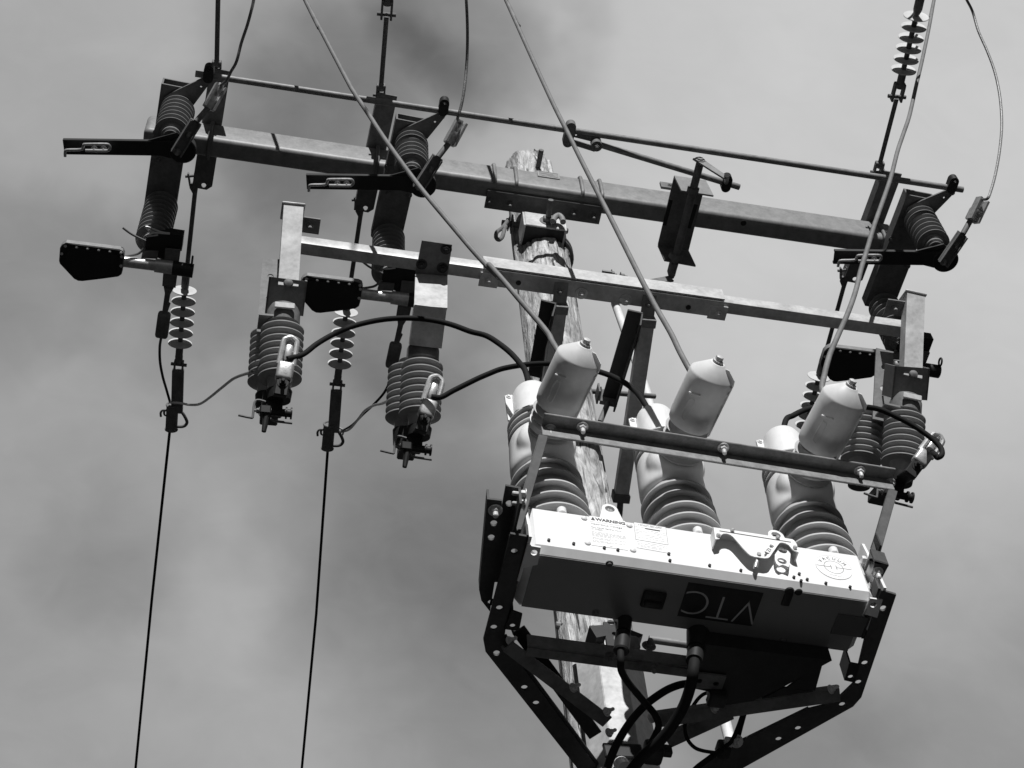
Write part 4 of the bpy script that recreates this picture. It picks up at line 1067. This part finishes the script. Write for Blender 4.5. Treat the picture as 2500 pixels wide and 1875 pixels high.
# control housing under the back of the tank
zh = zb - .006
hs = [at('H', x, y, Z=zb - .058) for x, y in [(352, 440), (1590, 600), (1130, 850), (880, 965), (620, 1000), (480, 985), (478, 880), (340, 850)]]
g = G()
zlo = zb - .085
n_ = len(hs); g.plate(hs, .050, UPZ); hous = build('control_housing', g, 'black', rec, smooth=False)
g = G(); q_ = [at('H', x, y, Z=zb - .066) for x, y in [(335, 705), (640, 745), (600, 860), (340, 850)]]; g.plate(q_, .006, UPZ, [(at('H', 395, 785, Z=zb - .066), .0075), (at('H', 545, 812, Z=zb - .066), .0075)]); build('housing_bracket', g, 'steel', hous)
g = G(); g.box(at('H', 552, 945, Z=zb - .075), (.045, .04, .03), ax3, .005, 1); build('housing_plug', g, 'black', hous)
for q_ in ([(1180, 850), (1440, 870), (1500, 650), (1330, 740)], [(960, 945), (1160, 845), (1420, 880)]):
    g = G(); g.plate([at('H', x, y, Z=zb - .05) for x, y in q_], .006, UPZ); build('housing_bracket', g, 'black', hous)
gp = at('G', 1378, 262, Z=zb) + V((0, -.01, .002)); ge_ = at('G', 1352, 512, Y=gp.y)
gd = (ge_ - gp).normalized(); Lg = (ge_ - gp).length; g = G()
g.lathe(gp, gd, [(0, 0), (0, .018), (.055, .018), (.055, .014), (.06, .014), (.062, .019), (Lg, .019), (Lg + .004, .016), (Lg + .004, 0)], 24); build('cable_gland', g, 'black', rec)
GL = gp + gd * Lg

# ------------------------------------------------------------------ recloser mounting frame
mf = thing('mounting_frame', W((xl_ + xr_) / 2, DEP, zb - .02), 'black angle-iron frame with holes carrying the recloser on the pole', 'frame')
rl, rr = atR('C', 577, 1040, -.08), atR('B', 945, 1320, -.08)
rd = (rr - rl).normalized(); rn_ = rd.cross(UPZ).normalized(); rn_ = rn_ if rn_.y < 0 else -rn_; ru = rn_.cross(rd); ru = ru if ru.z > 0 else -ru
g = G(); g.beam(rl + ru * .023, rr + ru * .023, .006, .046, ru, .0015, 1); g.beam(rl + ru * .045 + rn_ * .021, rr + ru * .045 + rn_ * .021, .036, .006, ru, .0015, 1)
rail = build('front_rail', g, 'rod', mf)
for (k, x, y) in [('C', 640, 985), ('C', 902, 968), ('D', 735, 810), ('D', 1655, 965), ('B', 905, 1258)]:
    p = at(k, x, y, P=rl + ru * .041, N=ru); g = G(); g.bolt(p, -ru, .0105, .010, .016); build('bolt', g, 'zinc', rail)
def angle_strap(p, q, w, name, m='galv'):
    d = (q - p).normalized(); x, y = frame(d, (0, -1, 0)); g = G()
    g.beam(p, q, w, .005, x, .001, 1); g.beam(p + y * (w / 2) - x * .016, q + y * (w / 2) - x * .016, .005, .036, x, .001, 1); return build(name, g, m, mf)
ls1 = at('E', 388, 610, Z=zb + .01); angle_strap(rl + rd * .004, ls1, .022, 'side_strap', 'strap')
rs1 = at('F', 1775, 640, Z=zb + .09); angle_strap(rr - rd * .004 + rn_ * .0, rs1, .022, 'side_strap', 'strap')
ZF = zb - .008
def flat(name, k, pts, z, t=.007, holes=(), hr=.0085, m='black', par=None):
    P = [at(k, x, y, Z=z) for x, y in pts]; H = [(at(k, x, y, Z=z), hr) for x, y in holes]
    g = G(); g.plate(P, t, UPZ, H); return g, P
g, P = flat('side', 'G', [(355, -541), (500, -516), (320, 250), (300, 400), (450, 640), (1195, 1640), (1010, 1640), (955, 1567), (130, 520), (110, 410)], ZF, .007, [(390, -381), (255, 129), (205, 303), (230, 533), (480, 845), (585, 985)])
for i, j, h_ in ((1, 2, .05), (3, 4, .014), (4, 5, .014)): g.plate([P[i] + UPZ * .007, P[j] + UPZ * .007, P[j] + UPZ * h_, P[i] + UPZ * h_], .006, (P[j] - P[i]).cross(UPZ))
build('side_angle', g, 'strap', mf)
g, P = flat('side', 'H', [(2034, -32), (2169, 8), (1855, 930), (1780, 1015), (800, 1562), (560, 1690), (250, 1690), (560, 1440), (1380, 1040), (1600, 985), (1790, 800), (1880, 420)], ZF, .007, [(2050, 130), (1885, 625), (1828, 798), (1682, 998), (1285, 1213), (1110, 1310)])
for i, j, h_ in ((8, 7, .012), (11, 0, .05)): g.plate([P[i] + UPZ * .007, P[j] + UPZ * .007, P[j] + UPZ * h_, P[i] + UPZ * h_], .006, (P[j] - P[i]).cross(UPZ))
build('side_angle', g, 'strap', mf)
# upper side rails
g, P = flat('a', 'E', [(145, 252), (278, 268), (262, 700), (170, 1265), (92, 1165), (72, 1068)], zb + .035, .007, [(205, 470), (182, 598), (180, 1185)])
g.plate([P[0] + UPZ * .007, P[5] + UPZ * .007, P[5] + UPZ * .04, P[0] + UPZ * .04], .006, EX); ur = build('upper_side_rail', g, 'strap', mf)
g = G(); g.bolt(at('E', 218, 352, Z=zb + .034), -UPZ, .012, .010, .014); build('bolt', g, 'zinc', ur)
g, P = flat('b', 'E', [(312, 133), (448, 158), (335, 640), (240, 1000), (150, 1000)], zb + .075, .007, [(345, 292)], .009)
g.plate([P[1] + UPZ * .007, P[2] + UPZ * .007, P[2] - UPZ * .06, P[1] - UPZ * .06], .006, -EX); ur = build('upper_side_rail', g, 'strap', mf)
for (x, y) in [(415, 205), (412, 292)]: g = G(); g.bolt(at('E', x, y, Z=zb + .060) + EX * .02, -EX, .0105, .012, .018); build('bolt', g, 'zinc', ur)
g, P = flat('b', 'F', [(1790, 625), (1918, 662), (1832, 825), (1770, 760)], zb + .06, .007); g.plate([P[0], P[1], P[1] + UPZ * .05, P[0] + UPZ * .05], .006, EY); ur = build('upper_side_rail', g, 'strap', mf)
g = G(); g.bolt(at('F', 1812, 722, Z=zb + .059), -UPZ, .0105, .010, .014); build('bolt', g, 'zinc', ur)
g, P = flat('b', 'F', [(1838, 480), (1855, 490), (1815, 625), (1790, 615)], zb + .12, .05); build('upper_side_rail', g, 'strap', mf)
# end plates gripping the tank
for (xx_, nm, tabs, hole, sg) in [(xl_ - .010, 'L', [('E', 505, 668), ('E', 628, 690), ('E', 598, 845), ('E', 450, 868)], ('E', 568, 735), -1), (xr_ + .006, 'R', [('F', 1750, 962), ('F', 1862, 978), ('F', 1812, 1138), ('F', 1704, 1105)], ('F', 1780, 1022), 1)]:
    g = G(); g.plate([W(xx_, d, z) for d, z in [(-.034, zb - .006), (.10, zb - .006), (.10, zt + .0), (.0, zt + .035), (-.008, zt + .03), (-.030, zb + .04)]], .007, rx)
    T_ = [at(*q, Z=zb - .012) for q in tabs]; g.plate(T_, .005, UPZ, [(at(*hole, Z=zb - .012), .008)])
    ep = build('end_plate', g, 'paint', mf)
    for (d, z) in [(.012, zt - .03), (.02, zb + .05)]:
        g = G(); g.bolt(W(xx_ + (.005 if sg < 0 else 0), d - .012, z), rx * (-sg), .011, .012, .0); build('bolt', g, 'zinc', ep)
for tabs in ([('G', 365, 150), ('G', 462, 185), ('G', 432, 335), ('G', 300, 318)], [('H', 1745, 622), ('H', 1838, 640), ('H', 1792, 800), ('H', 1700, 778)]):
    T_ = [at(*q, Z=zb - .014) for q in tabs]; c_ = sum(T_, V()) / 4 + (T_[3] - T_[0]) * .25
    g = G(); g.plate(T_, .006, UPZ, [(c_, .007)]); g.plate([T_[0] + UPZ * .006, T_[3] + UPZ * .006, T_[3] + UPZ * .06, T_[0] + UPZ * .06], .005, EX); build('rear_tab', g, 'black', mf)
# inner diagonal braces
def diag(k, a_, b_, w, z0, z1, m='black', holes=()):
    p, q = at(k, *a_, Z=z0), at(k, *b_, Z=z1); d = (q - p).normalized(); x, y = frame(d, (0, -.3, -1)); g = G()
    g.beam(p, q, w, .007, x, .001, 1); g.beam(p + y * (w / 2 - .003) - x * .012, q + y * (w / 2 - .003) - x * .012, .006, .02, x, .001, 1); return build('diagonal_brace', g, m, mf)
diag('G', (330, 470), (1225, 1150), .034, zb - .035, zb - .03, 'steel')
diag('G', (425, 320), (1120, 1270), .036, zb + .03, zb - .0, 'black')
diag('H', (1660, 905), (20, 1140), .036, zb - .03, zb - .045, 'steel')
diag('H', (680, 1075), (110, 1335), .034, zb - .02, zb - .02, 'steel')
for k, x, y, z in [('G', 345, 425, zb - .02), ('G', 915, 845, zb - .036), ('G', 1218, 1062, zb - .04), ('G', 1238, 1250, zb - .03), ('G', 1620, 1122, zb - .05), ('H', 525, 1035, zb - .04), ('H', 1575, 860, zb - .03)]:
    g = G(); g.bolt(at(k, x, y, Z=z), V((.5, -.75, -.3)), .0085, .012, .012); build('bolt', g, 'zinc', mf)
cb0, cb1 = at('G', 510, 470, Z=zb - .045), at('G', 2100, 680, Z=zb - .045)
g = G(); cd_ = (cb1 - cb0).normalized(); g.beam(cb0 + UPZ * .021, cb1 + UPZ * .021, .006, .042, UPZ, .001, 1); g.beam(cb0 + EY * .0165, cb1 + EY * .0165, .026, .006, UPZ, .001, 1); cbar = build('cross_angle', g, 'steel', mf)
g = G(); 
for (x, y) in [(1640, 655), (1250, 555)]: g.bolt(at('G', x, y, Z=zb - .05), -UPZ, .010, .010, .01)
build('bolt', g, 'steel', cbar)
g = G(); g.plate([at('G', x, y, Y=-.2) for x, y in [(1190, 250), (1320, 255), (1330, 560), (1245, 560)]], .007, EY, [(at('G', 1258, 255, Y=-.2), .010), (at('G', 1292, 358, Y=-.2), .008)])
g.plate([at('G', x, y, Y=-.215) for x, y in [(1065, 285), (1192, 278), (1215, 375), (1130, 392)]], .06, EY); g.plate([at('G', x, y, Y=-.2) for x, y in [(1430, 320), (1548, 365), (1490, 420), (1430, 420)]], .05, EY); build('pole_lug', g, 'black', mf)
tb1 = at('G', 850, 290, Y=-.03); g = G(); g.tube([V((0, -.03, tb1.z)), tb1 - V((.02, 0, 0))], .010, 10); g.bolt(tb1, -EX, .02, .016, .012); g.box(tb1 + EX * .006, (.006, .06, .06)); build('through_bolt', g, 'galv', mf)
g = G(); g.tube([at('G', 1600, 408, Y=-.06), at('G', 1985, 462, Y=-.06)], .0115, 14); build('spacer_rod', g, 'galv', mf)

# galvanised pole channel
YC = -.185
cx0, cx1 = at('G', 1175, 800, Y=YC).x, at('G', 1395, 700, Y=YC).x
zc1, zc0 = at('G', 1290, 300, Y=YC).z, 4.55
pc = thing('pole_channel', ((cx0 + cx1) / 2, YC, zc0), 'bright galvanised channel standing against the front of the pole below the recloser tank', 'channel')
g = G()
g.box(((cx0 + cx1) / 2, YC, (zc0 + zc1) / 2), (cx1 - cx0, .006, zc1 - zc0), bev=.002, seg=1)
def cflange(x0, x1, y1):
    g.plate([V((x0, YC - .002, zc0)), V((x0, YC - .002, zc1)), V((x1, y1, zc1 - .01)), V((x1, y1, zc0))], .006, V((0, 0, 1)).cross(V((x1 - x0, y1 - YC, 0))) * (1 if x1 > x0 else -1))
cflange(cx0 - .001, cx0 - .042, -.115); cflange(cx1 + .001, cx1 + .085, -.09)
build('channel', g, 'galv_bright', pc)
bp0, bp1 = at('G', 1195, 1410, Y=YC - .012), at('G', 1545, 1425, Y=YC - .012)
g = G(); g.beam(bp0, bp1, .012, .05, UPZ, .003, 1); build('strap_band', g, 'black', pc)
g = G(); p = at('G', 1350, 1530, Y=YC - .01); g.tube([p, p + V((0, -.03, -.05))], .02, 14); build('conduit_stub', g, 'pvc', pc)
g = G(); 
for (x, y) in [(1310, 430), (1600, 470)]: g.bolt(at('G', x, y, Y=YC - .004), -EY, .014, .012, .012)
g.box(at('G', 1440, 450, Y=YC - .02), (.05, .03, .05), bev=.012); build('bolt', g, 'steel', pc)

# ------------------------------------------------------------------ wires
def wire(name, pts, ys, r, m, lab, cat='cable', group=None, head=None, tail=None, sm=5, ext=0):
    """pts: pixel points; ys: depth at the first and last of them, blended along the length"""
    L = [0]
    q = [px(*p) for p in pts]
    for a_, b_ in zip(q, q[1:]): L.append(L[-1] + math.hypot(a_[0] - b_[0], a_[1] - b_[1]))
    P = []
    for (k, x, y), l in zip(pts, L):
        f = l / L[-1]
        if len(ys) == 2: yy = ys[0] + (ys[1] - ys[0]) * f
        else: yy = ys[0] + (ys[1] - ys[0]) * f * 2 if f < .5 else ys[1] + (ys[2] - ys[1]) * (f - .5) * 2
        P.append(at(k, x, y, Y=yy))
    if ext: d_ = (P[0] - P[1]).normalized(); P = [P[0] + d_ * ext] + P
    if head: P = list(head) + P
    if tail: P = P + list(tail)
    g = G(); g.tube(P, r, 12, sm); o = build(name, g, m); return tag(o, lab, cat, group)
c0c, c1c, c2c = [c['clamp'] for c in CUT]
JG = 'black jumper cables arching to the recloser caps'
wire('jumper_cable', [('3', 330, 985), ('3', 410, 925), ('3', 500, 872), ('3', 600, 828), ('3', 700, 800), ('3', 800, 782), ('3', 900, 775), ('3', 1000, 777), ('3', 1100, 790), ('3', 1200, 815), ('3', 1300, 852), ('C', 120, 230), ('C', 220, 290), ('C', 320, 370), ('C', 400, 460), ('C', 445, 530)], (c0c.y, CAPS[0].y - .0), .0085, 'rubber', 'black jumper cable arching from the left paired insulators to the leftmost white cap', 'cable', JG, [c0c + V((.0, .0, 0))], [CAPS[0] + V((0, 0, -.02))])
wire('jumper_cable', [('3', 1130, 1232), ('3', 1200, 1195), ('3', 1300, 1145), ('C', 60, 575), ('C', 130, 545), ('C', 230, 505), ('C', 330, 482), ('C', 450, 465), ('C', 600, 457), ('C', 760, 458), ('C', 900, 480), ('C', 1030, 520), ('C', 1130, 555), ('C', 1240, 610), ('C', 1320, 670), ('C', 1380, 738)], (c1c.y, CAPS[1].y), .0085, 'rubber', 'black jumper cable from the middle paired insulators passing behind the left white cover', 'cable', JG, [c1c], [CAPS[1] + V((0, 0, -.02))])
wire('jumper_cable', [('B', 60, 752), ('B', 120, 712), ('B', 200, 672), ('B', 290, 646), ('B', 400, 630), ('B', 550, 628), ('B', 690, 640), ('B', 820, 662), ('B', 950, 718), ('B', 1080, 785), ('B', 1180, 850), ('B', 1270, 920), ('B', 1320, 980), ('B', 1325, 1030), ('B', 1290, 1052), ('B', 1272, 1030)], (CAPS[2].y, c2c.y - .06), .0085, 'rubber', 'black jumper cable looping at the far right around the paired insulators', 'cable', JG, [CAPS[2] + V((0, 0, -.02))], [c2c])
def cover_wire(pts, i, ytop, lab):
    q0, q1, bd = BOOTS[i]
    return wire('covered_wire', pts, (ytop, q1.y + .03), .0078, 'cover', lab, 'cable', 'grey covered wires going down to the white terminal covers', None, [q0.lerp(q1, .6)], ext=7)
cover_wire([(None, 715, -60), (None, 745, 0), ('4', 430, 110), ('4', 500, 235), ('4', 600, 385), ('4', 700, 540), ('4', 860, 765), ('4', 1000, 950), ('4', 1200, 1190), ('4', 1400, 1425), ('4', 1560, 1590), ('5', 120, 1095), ('5', 220, 1205), ('5', 330, 1335), ('5', 430, 1450), ('5', 520, 1560), ('C', 655, 275), ('C', 705, 360)], 0, -.86, 'long grey covered wire slanting from the top edge to the leftmost white terminal cover')
cover_wire([(None, 1208, -55), (None, 1235, 0), (None, 1290, 122), ('5', 550, 0), ('5', 640, 180), ('5', 730, 362), ('5', 840, 580), ('5', 950, 795), ('5', 1050, 995), ('5', 1150, 1195), ('5', 1250, 1385), ('5', 1350, 1560), ('D', 440, 160), ('D', 510, 290)], 1, -.86, 'long grey covered wire slanting from the top edge to the middle white terminal cover')
cover_wire([('I', 760, -120), ('I', 735, 0), ('I', 695, 220), ('I', 640, 480), ('I', 600, 650), ('I', 560, 830), ('I', 535, 930), ('I', 490, 1060), ('I', 450, 1180), ('I', 405, 1360), ('I', 360, 1500), ('A', 610, 570), ('A', 560, 740), ('A', 505, 920), ('A', 460, 1100), ('A', 400, 1270), ('A', 330, 1430), ('A', 260, 1590), ('B', 405, 260), ('B', 375, 380), ('B', 358, 520)], 2, -.86, 'long grey covered wire coming down steeply to the rightmost white terminal cover')
# upper jumper wires from the switch terminals
UG = 'thin wires rising from the switch clamps'
def up_wire(pts, d, lab, dy=-.5):
    s0 = SW_TERM + d
    P = [s0]; q = [px(*p) for p in pts]
    for i, p in enumerate(pts): P.append(at(*p, Y=s0.y - .03 + dy * ((i + 1) / len(pts)) ** 1.5))
    P.append(P[-1] + (P[-1] - P[-2]).normalized() * .8); g = G(); g.tube(P, .0058, 10, 6); o = build('riser_wire', g, 'copper'); return tag(o, lab, 'wire', UG)
up_wire([('1', 1668, 175), ('1', 1710, 92), ('1', 1760, 0), ('J', 385, 290), ('J', 425, 170), ('J', 455, 60), ('J', 468, 0), ('J', 480, -90)], DSW[0], 'thin stranded wire rising from the clamp of the far left switch to the top edge')
up_wire([('J', 1845, 800), ('J', 1868, 720), ('J', 1890, 600), ('J', 1905, 450), ('J', 1911, 300), ('J', 1910, 150), ('J', 1903, 0), ('J', 1896, -80)], DSW[1], 'thin stranded wire rising from the clamp of the switch left of the pole')
up_wire([('I', 1150, 1548), ('I', 1180, 1480), ('I', 1215, 1350), ('I', 1245, 1180), ('I', 1262, 1000), ('I', 1258, 850), ('I', 1240, 700), ('I', 1205, 550), ('I', 1150, 400), ('I', 1080, 240), ('I', 1035, 90), ('I', 990, 0), ('I', 950, -80)], DSW[2], 'thin curving wire at the upper right corner, rising from the far right switch')
# tap wires at the strain clamps
TG = 'tap wires at the strain clamps'
def zwire(name, pts, P0, P1, r, m, lab, grp):
    P = [P0]; n = len(pts)
    for i, p in enumerate(pts):
        f = (i + 1) / (n + 1); P.append(at(*p, Y=P0.y + (P1.y - P0.y) * f))
    P.append(P1); g = G(); g.tube(P, r, 10, 5); o = build(name, g, m); return tag(o, lab, 'wire', grp)
ca = rp_('2', 872, 1335); cb = at('3', 545, 1435, P=s_cl + dbm + V((.018, 0, 0)), N=PN)
zwire('tap_wire', [('2', 802, 960), ('2', 804, 1060), ('2', 822, 1160), ('2', 845, 1240)], SW_REAR, ca, .0055, 'rubber', 'thin wire drooping from the far left switch sleeve to the strain clamp', TG)
zwire('tap_wire', [('2', 940, 1338), ('2', 1000, 1350), ('2', 1070, 1345), ('2', 1140, 1300), ('2', 1220, 1235), ('2', 1310, 1168)], ca, at('2', 1425, 1128, Y=CUT[0]['rear'].y), .005, 'copper', 'twisted wire from the far left strain clamp to the left paired insulators', TG)
zwire('tap_wire', [('3', 840, 1120), ('3', 805, 1200), ('3', 745, 1270), ('3', 680, 1330), ('3', 615, 1395)], SW_REAR + d_mid, cb, .0055, 'rubber', 'thin wire drooping from behind the middle paired insulators to the second strain clamp', TG)
zwire('tap_wire', [('3', 600, 1418), ('3', 650, 1360), ('3', 690, 1310), ('3', 740, 1280), ('3', 790, 1268)], cb, at('3', 836, 1246, Y=CUT[1]['rear'].y), .005, 'copper', 'twisted pale wire from the second strain clamp to the middle paired insulators', TG)
g = G(); g.tube([at('3', x, y, P=s_cl + dbm + V((.018, 0, 0)), N=PN) for x, y in [(505, 1330), (502, 1350), (512, 1380), (535, 1405), (565, 1425), (560, 1450)]], .0042, 8, 4); o = build('tie_wire', g, 'zinc'); tag(o, 'short bright curl of wire on the second strain clamp', 'wire')
# control cables under the tank
CG = 'black control cables under the tank'
wire('control_cable', [('G', 1348, 590), ('G', 1350, 680), ('G', 1395, 770), ('G', 1480, 880), ('G', 1570, 985), ('G', 1650, 1080), ('G', 1688, 1180), ('G', 1660, 1270), ('G', 1600, 1370), ('G', 1540, 1460)], (GL.y, -.28), .0088, 'rubber', 'black control cable curving down from the round gland under the tank', 'cable', CG, [GL + UPZ * .02])
g2 = at('H', 375, 375, Z=zb) + V((0, -.01, 0)); g2e = at('H', 350, 610, Y=g2.y)
g = G(); dd = (g2e - g2); g.lathe(g2 + UPZ * .004, dd, [(0, 0), (0, .028), (dd.length * .6, .022), (dd.length * .6, .0), ], 20); g.lathe(g2 + dd * .58, dd, [(0, 0), (0, .0205), (dd.length * .4, .0205), (dd.length * .42, .0)], 20); build('cable_gland', g, 'black', rec)
wire('control_cable', [('G', 2000, 700), ('G', 1975, 830), ('G', 1930, 970), ('G', 1870, 1090), ('G', 1770, 1240), ('G', 1660, 1360), ('G', 1540, 1470), ('G', 1400, 1640)], (g2.y, -.30), .0138, 'rubber', 'thickest black cable sweeping down from the square gland under the tank', 'cable', CG, [g2 + dd * .8])
wire('control_cable', [('G', 1960, 805), ('G', 1880, 818), ('G', 1780, 855), ('G', 1680, 915), ('G', 1570, 1000), ('G', 1450, 1130), ('G', 1350, 1280), ('G', 1280, 1420), ('G', 1215, 1600)], (-.34, -.36), .0102, 'rubber', 'black cable looping left from the thick cable and crossing the pole channel', 'cable', CG)
wire('ground_wire', [('H', 480, 885), ('H', 430, 905), ('H', 380, 950), ('H', 320, 1040), ('H', 275, 1140), ('H', 265, 1220), ('H', 290, 1310), ('H', 350, 1380), ('H', 430, 1412), ('H', 560, 1432)], (-.36, -.28), .0048, 'rubber', 'thin dark wire forming a loop right of the pole channel', 'wire', 'thin dark wires below the housing')
wire('ground_wire', [('H', 810, 960), ('H', 785, 1080), ('H', 740, 1210), ('H', 690, 1320), ('H', 640, 1365), ('H', 590, 1400)], (-.36, -.28), .0055, 'rubber', 'thin dark wire, the left one of two hanging under the housing to the leg', 'wire', 'thin dark wires below the housing')
wire('ground_wire', [('H', 830, 970), ('H', 800, 1090), ('H', 770, 1200), ('H', 745, 1300)], (-.36, -.30), .0055, 'rubber', 'thin dark wire, the right one of two hanging under the housing to the leg', 'wire', 'thin dark wires below the housing')
wire('ground_wire', [('H', 600, 1400), ('H', 540, 1440), ('H', 460, 1500), ('H', 380, 1560), ('H', 300, 1640)], (-.28, -.26), .0075, 'rubber', 'dark wire running off the bottom edge beside the right frame leg', 'wire', 'thin dark wires below the housing')
bl0 = at('H', 610, 1400, Z=zb - .03)
g = G(); g.box(bl0, (.035, .04, .04), bev=.008); cb_ = build('cable_clip', g, 'black'); tag(cb_, 'small black clip block holding thin wires on the right frame leg', 'clip')
g = G(); p = at('H', 730, 1325, Z=zb - .03); g.bolt(p, V((0, -.5, -.8)), .012, .016, .012); g.box(p + V((-.02, .02, 0)), (.02, .05, .02), bev=.003); o = build('ground_lug', g, 'zinc'); tag(o, 'bright bolted lug on the right frame leg where two thin wires end', 'lug')
g = G(); p = at('G', 1635, 1425, Y=-.30); g.box(p, (.05, .05, .05), bev=.010); g.box(p + V((.03, .0, .01)), (.04, .02, .03), bev=.004); o = build('cable_clamp', g, 'black'); tag(o, 'black clamp block gripping the thick cables at the bottom beside the pole channel', 'clamp')
